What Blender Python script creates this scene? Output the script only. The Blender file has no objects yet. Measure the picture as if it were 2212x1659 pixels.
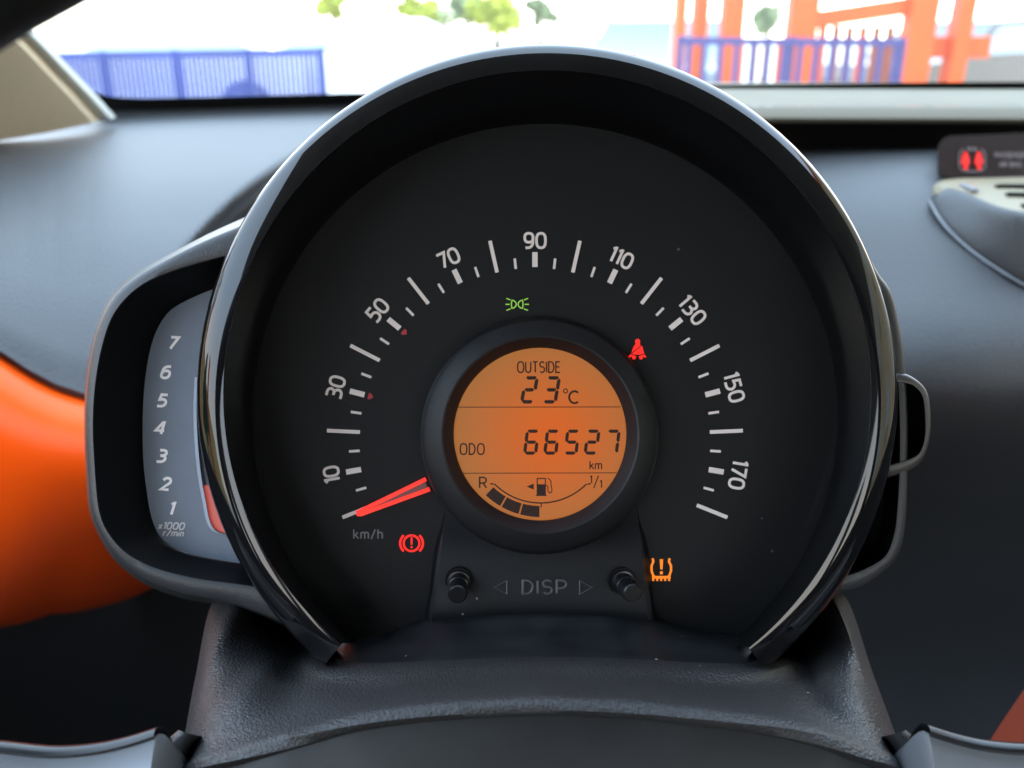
import bpy, math, random
from mathutils import Vector, Matrix

random.seed(7)
sc = bpy.context.scene
COL = sc.collection
PITCH = math.radians(21.0)          # the camera looks down by this much
F = 1966.0                          # focal length in layout units (picture is 2212 x 1659 units)
CX, CY = 1106.0, 829.5
ROT = Matrix.Rotation(-PITCH, 4, 'X')

# ------------------------------------------------------------------ camera
cam_d = bpy.data.cameras.new('camera')
cam = bpy.data.objects.new('camera', cam_d)
COL.objects.link(cam)
cam.rotation_euler = (math.pi / 2 - PITCH, 0, 0)
cam_d.sensor_width = 36.0
cam_d.lens = 36.0 * F / 2212.0
cam_d.clip_start = 0.005
cam_d.clip_end = 400.0
cam_d.dof.use_dof = True
cam_d.dof.focus_distance = 0.248
cam_d.dof.aperture_fstop = 13.0
cam_d.dof.aperture_blades = 0
sc.camera = cam

# ------------------------------------------------------------------ world: bright hazy daylight outside the car
world = bpy.data.worlds.new('World')
sc.world = world
world.use_nodes = True
wn = world.node_tree
wn.nodes.clear()
w_out = wn.nodes.new('ShaderNodeOutputWorld')
w_bg = wn.nodes.new('ShaderNodeBackground')
w_tc = wn.nodes.new('ShaderNodeTexCoord')
w_sep = wn.nodes.new('ShaderNodeSeparateXYZ')
w_rmp = wn.nodes.new('ShaderNodeValToRGB')
w_rmp.color_ramp.elements[0].position = 0.0
w_rmp.color_ramp.elements[0].color = (1.0, 0.94, 0.84, 1)
w_rmp.color_ramp.elements[1].position = 0.45
w_rmp.color_ramp.elements[1].color = (0.58, 0.77, 1.0, 1)
wn.links.new(w_tc.outputs['Generated'], w_sep.inputs[0])
wn.links.new(w_sep.outputs['Z'], w_rmp.inputs[0])
wn.links.new(w_rmp.outputs[0], w_bg.inputs['Color'])
w_bg.inputs['Strength'].default_value = 6.5
wn.links.new(w_bg.outputs[0], w_out.inputs['Surface'])

sc.view_settings.view_transform = 'Standard'
sc.view_settings.look = 'None'
sc.view_settings.exposure = 0.0
sc.view_settings.gamma = 1.0
sc.cycles.use_denoising = True
sc.cycles.max_bounces = 6
sc.cycles.use_adaptive_sampling = True
sc.cycles.adaptive_threshold = 0.02
sc.cycles.diffuse_bounces = 4
sc.cycles.glossy_bounces = 5
sc.cycles.transparent_max_bounces = 12
sc.cycles.caustics_reflective = False
sc.cycles.caustics_refractive = False
sc.cycles.sample_clamp_indirect = 8.0


def window_portal(name, loc, rot, sx, sy):
    """guides the daylight through a car window (adds no light of its own)"""
    l = bpy.data.lights.new(name, 'AREA')
    l.shape = 'RECTANGLE'
    l.size, l.size_y = sx, sy
    l.cycles.is_portal = True
    o = bpy.data.objects.new(name, l)
    COL.objects.link(o)
    o.location, o.rotation_euler = loc, rot
    return o

window_portal('side_window_daylight', (-0.56, -0.50, 0.06), (0, -math.pi / 2, 0), 0.44, 2.1)
window_portal('far_window_daylight', (1.02, -0.50, 0.06), (0, math.pi / 2, 0), 0.44, 2.1)
window_portal('windscreen_daylight', (0.22, 0.50, 0.20), (math.radians(-52), 0, 0), 1.5, 0.80)
window_portal('rear_window_daylight', (0.22, -1.72, 0.12), (math.radians(90), 0, 0), 1.1, 0.34)


# ------------------------------------------------------------------ materials
def mat(name, col, rough=0.5, spec=0.5, metal=0.0, coat=0.0, emit=None, estr=0.0):
    m = bpy.data.materials.new(name)
    m.use_nodes = True
    b = m.node_tree.nodes['Principled BSDF']
    b.inputs['Base Color'].default_value = (*col, 1)
    b.inputs['Roughness'].default_value = rough
    b.inputs['Specular IOR Level'].default_value = spec
    b.inputs['Metallic'].default_value = metal
    b.inputs['Coat Weight'].default_value = coat
    if emit:
        b.inputs['Emission Color'].default_value = (*emit, 1)
        b.inputs['Emission Strength'].default_value = estr
    return m


def vary(m, scale, lo, hi, rlo=None, rhi=None, detail=4):
    """uneven colour (and roughness) over a surface"""
    nt = m.node_tree
    b = nt.nodes['Principled BSDF']
    tc = nt.nodes.new('ShaderNodeTexCoord')
    nz = nt.nodes.new('ShaderNodeTexNoise')
    nz.inputs['Scale'].default_value = scale
    nz.inputs['Detail'].default_value = detail
    nt.links.new(tc.outputs['Object'], nz.inputs['Vector'])
    c = b.inputs['Base Color'].default_value[:3]
    r = nt.nodes.new('ShaderNodeValToRGB')
    r.color_ramp.elements[0].position, r.color_ramp.elements[1].position = 0.3, 0.7
    r.color_ramp.elements[0].color = (*[x * lo for x in c], 1)
    r.color_ramp.elements[1].color = (*[x * hi for x in c], 1)
    nt.links.new(nz.outputs['Fac'], r.inputs[0])
    nt.links.new(r.outputs[0], b.inputs['Base Color'])
    if rlo is not None:
        mr = nt.nodes.new('ShaderNodeMapRange')
        mr.inputs['From Min'].default_value, mr.inputs['From Max'].default_value = 0.3, 0.7
        mr.inputs['To Min'].default_value, mr.inputs['To Max'].default_value = rlo, rhi
        nt.links.new(nz.outputs['Fac'], mr.inputs['Value'])
        nt.links.new(mr.outputs[0], b.inputs['Roughness'])
    return m


def grain(m, scale=1100.0, strength=0.5, dist=0.0002, stretch=(1, 1, 1)):
    """leather-like moulded grain"""
    nt = m.node_tree
    b = nt.nodes['Principled BSDF']
    tc = nt.nodes.new('ShaderNodeTexCoord')
    mp = nt.nodes.new('ShaderNodeMapping')
    mp.inputs['Scale'].default_value = stretch
    wob = nt.nodes.new('ShaderNodeTexNoise')
    wob.inputs['Scale'].default_value = scale * 0.35
    wob.inputs['Detail'].default_value = 2
    mixv = nt.nodes.new('ShaderNodeMixRGB')
    mixv.blend_type = 'ADD'
    mixv.inputs[0].default_value = 0.0015
    v = nt.nodes.new('ShaderNodeTexVoronoi')
    v.feature = 'F1'
    v.inputs['Scale'].default_value = scale
    n2 = nt.nodes.new('ShaderNodeTexNoise')
    n2.inputs['Scale'].default_value = scale * 0.18
    n2.inputs['Detail'].default_value = 3
    add = nt.nodes.new('ShaderNodeMath')
    add.operation = 'ADD'
    bp = nt.nodes.new('ShaderNodeBump')
    bp.inputs['Strength'].default_value = strength
    bp.inputs['Distance'].default_value = dist
    bp.invert = True
    L = nt.links.new
    L(tc.outputs['Object'], mp.inputs['Vector'])
    L(mp.outputs[0], wob.inputs['Vector'])
    L(mp.outputs[0], mixv.inputs[1])
    L(wob.outputs['Color'], mixv.inputs[2])
    L(mixv.outputs[0], v.inputs['Vector'])
    L(mp.outputs[0], n2.inputs['Vector'])
    L(n2.outputs['Fac'], add.inputs[0])
    L(v.outputs['Distance'], add.inputs[2])
    add.operation = 'MULTIPLY_ADD'
    add.inputs[1].default_value = 0.25
    L(add.outputs[0], bp.inputs['Height'])
    L(bp.outputs[0], b.inputs['Normal'])
    return m


def specks(m, scale, share, bright=0.35):
    """sparse specks of dust lying on a dark surface"""
    nt = m.node_tree
    b = nt.nodes['Principled BSDF']
    tc = nt.nodes.new('ShaderNodeTexCoord')
    v = nt.nodes.new('ShaderNodeTexVoronoi')
    v.inputs['Scale'].default_value = scale
    nt.links.new(tc.outputs['Object'], v.inputs['Vector'])
    sp = nt.nodes.new('ShaderNodeSeparateColor')
    nt.links.new(v.outputs['Color'], sp.inputs[0])
    near = nt.nodes.new('ShaderNodeMath'); near.operation = 'LESS_THAN'; near.inputs[1].default_value = 0.16
    nt.links.new(v.outputs['Distance'], near.inputs[0])
    few = nt.nodes.new('ShaderNodeMath'); few.operation = 'LESS_THAN'; few.inputs[1].default_value = share
    nt.links.new(sp.outputs[0], few.inputs[0])
    mu = nt.nodes.new('ShaderNodeMath'); mu.operation = 'MULTIPLY'
    nt.links.new(near.outputs[0], mu.inputs[0]); nt.links.new(few.outputs[0], mu.inputs[1])
    mx = nt.nodes.new('ShaderNodeMixRGB')
    nt.links.new(mu.outputs[0], mx.inputs[0])
    src = b.inputs['Base Color'].links
    if src:
        nt.links.new(src[0].from_socket, mx.inputs[1])
    else:
        mx.inputs[1].default_value = b.inputs['Base Color'].default_value
    mx.inputs[2].default_value = (bright, bright, bright * .95, 1)
    nt.links.new(mx.outputs[0], b.inputs['Base Color'])
    return m


def clear_pane(name, gloss, rough, tint=(1, 1, 1), ior=1.45, dust=0.0):
    m = bpy.data.materials.new(name)
    m.use_nodes = True
    nt = m.node_tree
    nt.nodes.clear()
    o = nt.nodes.new('ShaderNodeOutputMaterial')
    mx = nt.nodes.new('ShaderNodeMixShader')
    t = nt.nodes.new('ShaderNodeBsdfTransparent')
    t.inputs[0].default_value = (*tint, 1)
    g = nt.nodes.new('ShaderNodeBsdfGlossy')
    g.inputs['Roughness'].default_value = rough
    fr = nt.nodes.new('ShaderNodeFresnel')
    fr.inputs['IOR'].default_value = ior
    mu = nt.nodes.new('ShaderNodeMath')
    mu.operation = 'MULTIPLY'
    mu.inputs[1].default_value = gloss
    nt.links.new(fr.outputs[0], mu.inputs[0])
    nt.links.new(mu.outputs[0], mx.inputs[0])
    nt.links.new(t.outputs[0], mx.inputs[1])
    nt.links.new(g.outputs[0], mx.inputs[2])
    last = mx
    if dust:
        tr_ = nt.nodes.new('ShaderNodeBsdfTranslucent')
        tr_.inputs[0].default_value = (.8, .8, .76, 1)
        m2 = nt.nodes.new('ShaderNodeMixShader')
        m2.inputs[0].default_value = dust
        nt.links.new(mx.outputs[0], m2.inputs[1])
        nt.links.new(tr_.outputs[0], m2.inputs[2])
        last = m2
    nt.links.new(last.outputs[0], o.inputs['Surface'])
    return m


MT = {}
MT['gloss'] = vary(mat('piano_black_plastic', (0.006, 0.006, 0.007), 0.05, 0.5), 60, 0.8, 1.2, 0.03, 0.075)
MT['wall'] = mat('matt_black_plastic', (0.003, 0.003, 0.0035), 0.55, 0.2)
MT['hoodwall'] = mat('satin_black_hood_plastic', (0.003, 0.003, 0.0035), 0.3, 0.4)
MT['dial'] = vary(mat('dial_print_black', (0.0028, 0.0031, 0.004), 0.6, 0.25), 30, 0.85, 1.15)
MT['bezel'] = grain(mat('bezel_fine_grain', (0.0075, 0.0075, 0.009), 0.5, 0.35), 2200, 0.35, 0.00008)
MT['panel'] = grain(mat('button_panel_plastic', (0.006, 0.0064, 0.008), 0.45, 0.3), 2600, 0.2, 0.00006)
MT['apron'] = vary(mat('smooth_dark_plastic', (0.009, 0.0105, 0.0125), 0.42, 0.45), 90, 0.8, 1.25, 0.36, 0.5)
MT['shroud'] = grain(vary(mat('grained_column_plastic', (0.030, 0.029, 0.030), 0.46, 0.45), 40, 0.9, 1.1), 1450, 1.0, 0.00023)
MT['pod'] = grain(mat('pod_plastic', (0.030, 0.031, 0.034), 0.42, 0.5), 1500, 0.4, 0.00012)
MT['dash'] = grain(vary(mat('dashboard_plastic', (0.036, 0.037, 0.039), 0.50, 0.5), 12, 0.94, 1.06), 900, 0.8, 0.00028)
MT['dark'] = mat('matt_black_trim', (0.005, 0.005, 0.005), 0.7, 0.2)
MT['print'] = mat('dial_white_print', (0.76, 0.67, 0.63), 0.6, 0.2)
MT['print2'] = mat('tachometer_white_print', (0.85, 0.83, 0.84), 0.6, 0.2, emit=(1, .93, .95), estr=.12)
MT['redprint'] = mat('dial_red_print', (0.42, 0.05, 0.06), 0.6, 0.2)
MT['tface'] = vary(mat('tachometer_grey_face', (0.175, 0.205, 0.26), 0.45, 0.4), 120, 0.95, 1.04)
MT['lcdink'] = mat('lcd_dark_segment', (0.030, 0.013, 0.009), 0.5, 0.2)
MT['red'] = mat('red_light', (0.2, 0.01, 0.01), 0.5, 0.3, emit=(1.0, 0.018, 0.010), estr=1.1)
MT['needle'] = mat('needle_red_light', (0.25, 0.02, 0.01), 0.4, 0.4, emit=(1.0, 0.020, 0.008), estr=1.05)
MT['amber'] = mat('amber_light', (0.2, 0.06, 0.01), 0.5, 0.3, emit=(1.0, 0.24, 0.012), estr=1.0)
MT['green'] = mat('green_light', (0.05, 0.1, 0.02), 0.5, 0.3, emit=(0.30, 0.62, 0.09), estr=0.8)
MT['pinkred'] = mat('tachometer_red_bar', (0.3, 0.06, 0.05), 0.4, 0.4, emit=(1.0, 0.16, 0.12), estr=0.32)
MT['button'] = mat('button_black', (0.006, 0.006, 0.007), 0.28, 0.45)
MT['silver'] = vary(mat('silver_satin_plastic', (0.20, 0.215, 0.235), 0.30, 0.5, metal=0.3), 60, 0.92, 1.06)
MT['orange'] = vary(mat('orange_painted_trim', (0.97, 0.088, 0.003), 0.40, 0.25), 9, 0.95, 1.05)
MT['beige'] = vary(mat('beige_pillar_trim', (0.86, 0.71, 0.50), 0.75, 0.3), 500, 0.95, 1.05)
MT['lit_edge'] = mat('lit_pillar_edge', (0.70, 0.72, 0.66), 0.6, 0.3)  # windscreen light on the pillar edge, put into a pale colour
MT['headliner'] = mat('beige_headliner', (0.34, 0.30, 0.25), 0.9, 0.1)
MT['cabin'] = mat('dark_cabin_trim', (0.03, 0.03, 0.03), 0.8, 0.2)
MT['rim'] = grain(mat('steering_rim_leather', (0.012, 0.013, 0.012), 0.5, 0.4), 900, 0.4, 0.0002)
MT['lens'] = clear_pane('clear_dial_lens', 0.28, 0.10)
MT['glass'] = clear_pane('windscreen_glass', 0.5, 0.0, (0.97, 0.99, 0.98), dust=0.022)
MT['vent_warm_lit'] = mat('warm_lit_vent_top', (0.22, 0.18, 0.115), 0.5, 0.3)  # warm light from the right put into the cream base
MT['indic'] = mat('smoked_indicator_panel', (0.014, 0.007, 0.006), 0.35, 0.3)
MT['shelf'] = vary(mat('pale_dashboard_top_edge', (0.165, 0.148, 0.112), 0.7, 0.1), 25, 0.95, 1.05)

specks(MT['apron'], 420, 0.012)
specks(MT['dial'], 330, 0.004, .10)
specks(MT['panel'], 500, 0.008, .25)
specks(MT['gloss'], 520, 0.005, .3)
specks(MT['silver'], 400, 0.01, .6)
specks(MT['shroud'], 450, 0.008, .4)

# LCD: evenly backlit amber, a little stronger in the middle as the lamp sits there
def lcd_material(center, radius):
    m = mat('lcd_amber_backlight', (0.05, 0.02, 0.008), 0.4, 0.25)
    nt = m.node_tree
    b = nt.nodes['Principled BSDF']
    tc = nt.nodes.new('ShaderNodeTexCoord')
    mp = nt.nodes.new('ShaderNodeMapping')
    mp.inputs['Location'].default_value = tuple(-c / (radius * 1.15) for c in center)
    s = 1 / (radius * 1.15)
    mp.inputs['Scale'].default_value = (s, s, s)
    g = nt.nodes.new('ShaderNodeTexGradient')
    g.gradient_type = 'SPHERICAL'
    r = nt.nodes.new('ShaderNodeValToRGB')
    r.color_ramp.elements[0].position = 0.05
    r.color_ramp.elements[0].color = (0.42, 0.150, 0.034, 1)
    r.color_ramp.elements[1].position = 0.85
    r.color_ramp.elements[1].color = (0.70, 0.120, 0.006, 1)
    nt.links.new(tc.outputs['Object'], mp.inputs['Vector'])
    nt.links.new(mp.outputs[0], g.inputs['Vector'])
    nt.links.new(g.outputs['Fac'], r.inputs[0])
    nt.links.new(r.outputs[0], b.inputs['Emission Color'])
    b.inputs['Emission Strength'].default_value = 0.85
    return m


# ------------------------------------------------------------------ geometry helpers
def P(px, py, d):
    """a point of the cockpit frame (x right, y away from the driver, z up)"""
    return Vector(((px - CX) / F * d, d, (CY - py) / F * d))


def cr(pts, n, closed=False):
    """Catmull-Rom resampling of a list of Vectors, evenly by arc length"""
    pts = [Vector(p) for p in pts]
    m = len(pts)
    if m == 2:
        return [pts[0].lerp(pts[1], i / (n - 1)) for i in range(n)]
    dense = []
    segs = m if closed else m - 1
    for i in range(segs):
        if closed:
            p0, p1, p2, p3 = pts[(i - 1) % m], pts[i], pts[(i + 1) % m], pts[(i + 2) % m]
        else:
            p1, p2 = pts[i], pts[i + 1]
            p0 = pts[i - 1] if i > 0 else p1 * 2 - p2
            p3 = pts[i + 2] if i + 2 < m else p2 * 2 - p1
        k = 24
        # centripetal parametrisation keeps the curve free of overshoot
        t0 = 0.0
        t1 = t0 + max((p1 - p0).length, 1e-9) ** 0.5
        t2 = t1 + max((p2 - p1).length, 1e-9) ** 0.5
        t3 = t2 + max((p3 - p2).length, 1e-9) ** 0.5
        for j in range(k):
            t = t1 + (t2 - t1) * j / k
            a1 = p0 * ((t1 - t) / (t1 - t0)) + p1 * ((t - t0) / (t1 - t0))
            a2 = p1 * ((t2 - t) / (t2 - t1)) + p2 * ((t - t1) / (t2 - t1))
            a3 = p2 * ((t3 - t) / (t3 - t2)) + p3 * ((t - t2) / (t3 - t2))
            b1 = a1 * ((t2 - t) / (t2 - t0)) + a2 * ((t - t0) / (t2 - t0))
            b2 = a2 * ((t3 - t) / (t3 - t1)) + a3 * ((t - t1) / (t3 - t1))
            dense.append(b1 * ((t2 - t) / (t2 - t1)) + b2 * ((t - t1) / (t2 - t1)))
    dense.append(pts[0].copy() if closed else pts[-1].copy())
    acc = [0.0]
    for a, b in zip(dense, dense[1:]):
        acc.append(acc[-1] + (b - a).length)
    tot = acc[-1]
    out, j = [], 0
    cnt = n if closed else n - 1
    for i in range(n):
        t = tot * i / cnt
        while j < len(acc) - 2 and acc[j + 1] < t:
            j += 1
        seg = acc[j + 1] - acc[j]
        out.append(dense[j].lerp(dense[j + 1], 0 if seg < 1e-12 else min(1, (t - acc[j]) / seg)))
    return out


class MB:
    def __init__(self):
        self.v, self.f = [], []
        self.lay = 0

    def add(self, pts, faces):
        o = len(self.v)
        self.v += [Vector(p) for p in pts]
        self.f += [tuple(i + o for i in f) for f in faces]
        return self

    def grid(self, rows, close_u=False, close_v=False):
        nr, nc = len(rows), len(rows[0])
        fs = []
        for i in range(nr if close_v else nr - 1):
            for j in range(nc if close_u else nc - 1):
                a, b = i * nc + j, i * nc + (j + 1) % nc
                c, d = ((i + 1) % nr) * nc + (j + 1) % nc, ((i + 1) % nr) * nc + j
                fs.append((a, b, c, d))
        return self.add([p for r in rows for p in r], fs)

    def poly(self, pts):
        return self.add(pts, [tuple(range(len(pts)))])

    def box(self, lo, hi):
        x0, y0, z0 = lo
        x1, y1, z1 = hi
        p = [(x0, y0, z0), (x1, y0, z0), (x1, y1, z0), (x0, y1, z0), (x0, y0, z1), (x1, y0, z1), (x1, y1, z1), (x0, y1, z1)]
        return self.add(p, [(0, 3, 2, 1), (4, 5, 6, 7), (0, 1, 5, 4), (1, 2, 6, 5), (2, 3, 7, 6), (3, 0, 4, 7)])

    def bar(self, a, b, w, h, up=Vector((0, 0, 1))):
        """a beam of rectangular section from a to b"""
        a, b = Vector(a), Vector(b)
        d = (b - a).normalized()
        s = d.cross(up)
        s = s.normalized() if s.length > 1e-6 else Vector((1, 0, 0))
        t = s.cross(d).normalized()
        p = []
        for c in (a, b):
            p += [c - s * w / 2 - t * h / 2, c + s * w / 2 - t * h / 2, c + s * w / 2 + t * h / 2, c - s * w / 2 + t * h / 2]
        return self.add(p, [(0, 1, 2, 3), (7, 6, 5, 4), (0, 4, 5, 1), (1, 5, 6, 2), (2, 6, 7, 3), (3, 7, 4, 0)])

    def tube(self, path, radii, n=24, caps=True):
        path = [Vector(p) for p in path]
        rows = []
        for i, p in enumerate(path):
            d = (path[min(i + 1, len(path) - 1)] - path[max(i - 1, 0)]).normalized()
            s = d.cross(Vector((0, 0, 1)))
            s = s.normalized() if s.length > 1e-4 else Vector((1, 0, 0))
            t = s.cross(d)
            r = radii[i] if isinstance(radii, (list, tuple)) else radii
            rows.append([p + (s * math.cos(2 * math.pi * k / n) + t * math.sin(2 * math.pi * k / n)) * r for k in range(n)])
        self.grid(rows, close_u=True)
        if caps:
            self.poly(list(reversed(rows[0])))
            self.poly(rows[-1])
        return self

    def stroke(self, pts2, w, d, closed=False):
        """flat printed line of width w (layout units) at depth d"""
        pts = [Vector((p[0], p[1])) for p in pts2]
        n = len(pts)
        L, R = [], []
        for i, p in enumerate(pts):
            if closed:
                a, b = pts[(i - 1) % n], pts[(i + 1) % n]
            else:
                a, b = pts[max(i - 1, 0)], pts[min(i + 1, n - 1)]
            d1 = (p - a)
            d2 = (b - p)
            d1 = d1.normalized() if d1.length > 1e-9 else d2.normalized()
            d2 = d2.normalized() if d2.length > 1e-9 else d1
            t = (d1 + d2)
            t = t.normalized() if t.length > 1e-6 else d1
            nrm = Vector((-t.y, t.x))
            k = 1 / max(0.45, abs(nrm.dot(Vector((-d1.y, d1.x)))))
            L.append(p + nrm * w / 2 * k)
            R.append(p - nrm * w / 2 * k)
        dd = d - self.lay * 0.000012
        self.lay += 1
        o = [P(q.x, q.y, dd) for q in L] + [P(q.x, q.y, dd) for q in R]
        fs = [(i, (i + 1) % n, n + (i + 1) % n, n + i) for i in range(n if closed else n - 1)]
        return self.add(o, fs)

    def flat(self, pts2, d):
        dd = d - self.lay * 0.000012
        self.lay += 1
        return self.poly([P(x, y, dd) for x, y in pts2])

    def build(self, name, m, parent=None, smooth=40, bevel=0.0, flip=False):
        me = bpy.data.meshes.new(name)
        me.from_pydata([tuple(p) for p in self.v], [], self.f)
        me.validate()
        o = bpy.data.objects.new(name, me)
        COL.objects.link(o)
        me.materials.append(m)
        if flip:
            me.flip_normals()
        if smooth:
            me.shade_smooth()
            me.set_sharp_from_angle(angle=math.radians(smooth))
        if bevel:
            b = o.modifiers.new('edge', 'BEVEL')
            b.width = bevel
            b.segments = 2
            b.limit_method = 'ANGLE'
        if parent is not None:
            o.parent = parent
            if parent.type == 'EMPTY':
                o.location = -Vector(parent['base']) if 'base' in parent else (0, 0, 0)
        return o


def thing(name, label, cat, base=(0, 0, 0), cockpit=True, group=None):
    o = bpy.data.objects.new(name, None)
    COL.objects.link(o)
    b = Vector(base)
    if cockpit:
        o.rotation_euler = (-PITCH, 0, 0)
        o.location = ROT @ b
    else:
        o.location = b
    o['base'] = tuple(b)
    o['label'] = label
    o['category'] = cat
    if group:
        o['group'] = group
    o.empty_display_size = 0.02
    return o


def cockpit(o):
    o.rotation_euler = (-PITCH, 0, 0)
    return o


def structure(o):
    o['kind'] = 'structure'
    return o


def W(px, py, Y):
    """world point seen at a layout position, at world distance Y ahead"""
    v = ROT @ P(px, py, 1.0)
    return v * (Y / v.y)


# ------------------------------------------------------------------ lettering: stroke glyphs in a unit-high box
def arc(cx, cy, rx, ry, a0, a1, n=14):
    return [(cx + rx * math.cos(math.radians(a0 + (a1 - a0) * i / n)), cy + ry * math.sin(math.radians(a0 + (a1 - a0) * i / n))) for i in range(n + 1)]


def superell(cx, cy, rx, ry, n=40, e=2.6):
    o = []
    for i in range(n):
        t = 2 * math.pi * i / n
        c, s = math.cos(t), math.sin(t)
        o.append((cx + rx * math.copysign(abs(c) ** (2 / e), c), cy + ry * math.copysign(abs(s) ** (2 / e), s)))
    return o


def glyph(ch):
    """-> (list of (points, closed), advance)"""
    if ch == '0': return [(superell(.31, .5, .31, .5), True)], .62
    if ch == '1': return [([(.0, .86), (.15, 1.0), (.19, 1.0), (.19, 0)], False)], .19
    if ch == '2': return [([(.02, .80)] + arc(.29, .70, .28, .30, 145, -25) + [(.02, 0), (.60, 0)], False)], .60
    if ch == '3': return [([(.03, 1.0), (.28, 1.0)] + arc(.30, .765, .26, .235, 85, -90) + [(.16, .53)], False), ([(.28, .53)] + arc(.30, .265, .29, .265, 80, -90) + [(.02, 0)], False)], .60
    if ch == '4': return [([(.46, 0), (.46, 1), (.38, 1), (.0, .30), (.62, .30)], False)], .62
    if ch == '5': return [([(.55, 1), (.10, 1), (.07, .57), (.28, .60)] + arc(.29, .30, .29, .30, 80, -90) + [(.02, 0)], False)], .58
    if ch == '6': return [(superell(.31, .31, .29, .31, 32, 2.4), True), ([(.54, 1.0), (.36, 1.0)] + arc(.36, .62, .33, .38, 95, 180) + [(.02, .31)], False)], .62
    if ch == '7': return [([(.0, 1), (.56, 1), (.20, 0)], False)], .56
    if ch == '8': return [(superell(.3, .76, .25, .24, 28), True), (superell(.3, .26, .3, .26, 28), True)], .6
    if ch == '9': return [(superell(.31, .69, .29, .31, 32, 2.4), True), ([(.08, 0), (.26, 0)] + arc(.26, .38, .33, .38, -85, 0) + [(.60, .69)], False)], .62
    if ch == 'k': return [([(0, 0), (0, 1.05)], False), ([(.42, .72), (.03, .32)], False), ([(.16, .44), (.46, 0)], False)], .46
    if ch == 'm': return [([(0, 0), (0, .72)], False), ([(0, .55)] + arc(.19, .50, .19, .22, 165, 0) + [(.38, 0)], False), ([(.38, .52)] + arc(.57, .50, .19, .22, 165, 0) + [(.76, 0)], False)], .76
    if ch == 'n': return [([(0, 0), (0, .72)], False), ([(0, .55)] + arc(.20, .50, .20, .22, 165, 0) + [(.40, 0)], False)], .40
    if ch == 'h': return [([(0, 0), (0, 1.05)], False), ([(0, .55)] + arc(.22, .48, .22, .24, 165, 0) + [(.44, 0)], False)], .44
    if ch == 'r': return [([(0, 0), (0, .72)], False), ([(0, .5)] + arc(.24, .45, .22, .27, 160, 80), False)], .28
    if ch == 'i': return [([(0, 0), (0, .72)], False), ([(0, .90), (0, 1.02)], False)], .02
    if ch == 'x': return [([(0, 0), (.42, .66)], False), ([(0, .66), (.42, 0)], False)], .42
    if ch == '/': return [([(0, -.05), (.42, 1.05)], False)], .42
    if ch == 'O': return [(superell(.33, .5, .33, .5), True)], .66
    if ch == 'U': return [([(0, 1), (0, .34)] + arc(.28, .30, .28, .30, 180, 360) + [(.56, 1)], False)], .56
    if ch == 'T': return [([(0, 1), (.54, 1)], False), ([(.27, 1), (.27, 0)], False)], .54
    if ch == 'S': return [([(.50, .90)] + arc(.27, .745, .25, .255, 40, 235) + arc(.26, .265, .26, .265, 62, -140), False)], .53
    if ch == 'I': return [([(0, 0), (0, 1)], False)], .02
    if ch == 'D': return [([(0, 0), (0, 1), (.22, 1)] + arc(.22, .5, .34, .5, 85, -85) + [(.22, 0)], True)], .56
    if ch == 'E': return [([(.46, 1), (0, 1), (0, 0), (.46, 0)], False), ([(0, .52), (.40, .52)], False)], .46
    if ch == 'R': return [([(0, 0), (0, 1), (.26, 1)] + arc(.27, .73, .25, .27, 85, -85) + [(0, .46)], False), ([(.26, .46), (.54, 0)], False)], .54
    if ch == 'P': return [([(0, 0), (0, 1), (.26, 1)] + arc(.27, .71, .26, .29, 85, -85) + [(0, .42)], False)], .53
    if ch == 'C': return [(arc(.36, .5, .36, .5, 48, 312, 26), False)], .62
    if ch == 'A': return [([(0, 0), (.30, 1), (.60, 0)], False), ([(.12, .34), (.48, .34)], False)], .60
    if ch == 'N': return [([(0, 0), (0, 1), (.52, 0), (.52, 1)], False)], .52
    if ch == 'G': return [(arc(.36, .5, .36, .5, 48, 330, 26) + [(.67, .45), (.42, .45)], False)], .68
    if ch == 'B': return [([(0, 0), (0, 1), (.24, 1)] + arc(.25, .76, .23, .24, 85, -85) + [(0, .52)], False), ([(.24, .52)] + arc(.25, .26, .27, .26, 85, -85) + [(0, 0)], False)], .52
    if ch == 'F': return [([(.46, 1), (0, 1), (0, 0)], False), ([(0, .52), (.40, .52)], False)], .46
    return [], .3


def text(mb, s, cx, cy, h, w, d, ang=0.0, sx=1.0, gap=.2, shear=0.0):
    """stroke text centred on (cx, cy); ang in degrees, clockwise on the face; h = cap height"""
    tot, items = 0.0, []
    for i, ch in enumerate(s):
        if ch == ' ':
            tot += .4
            continue
        st, adv = glyph(ch)
        items.append((st, tot))
        tot += adv + gap
    tot -= gap
    ca, sa = math.cos(math.radians(ang)), math.sin(math.radians(ang))
    hh = h - w
    for st, x0 in items:
        for pts, closed in st:
            q = []
            for (x, y) in pts:
                u = ((x + x0 - tot / 2) + shear * (y - .5)) * hh * sx
                v = (y - .5) * hh
                q.append((cx + u * ca + v * sa, cy + u * sa - v * ca))
            mb.stroke(q, w, d, closed)
    return mb


# =====================================================================================================
#  OUTSIDE THE CAR
# =====================================================================================================
GZ = -1.15
m_ground = vary(mat('pale_concrete', (0.66, 0.60, 0.49), 0.9, 0.2), 0.6, 0.9, 1.08)
g = MB().poly([(-200, -200, GZ), (200, -200, GZ), (200, 300, GZ), (-200, 300, GZ)]).build('ground', m_ground, None, 0)
structure(g)

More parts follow.
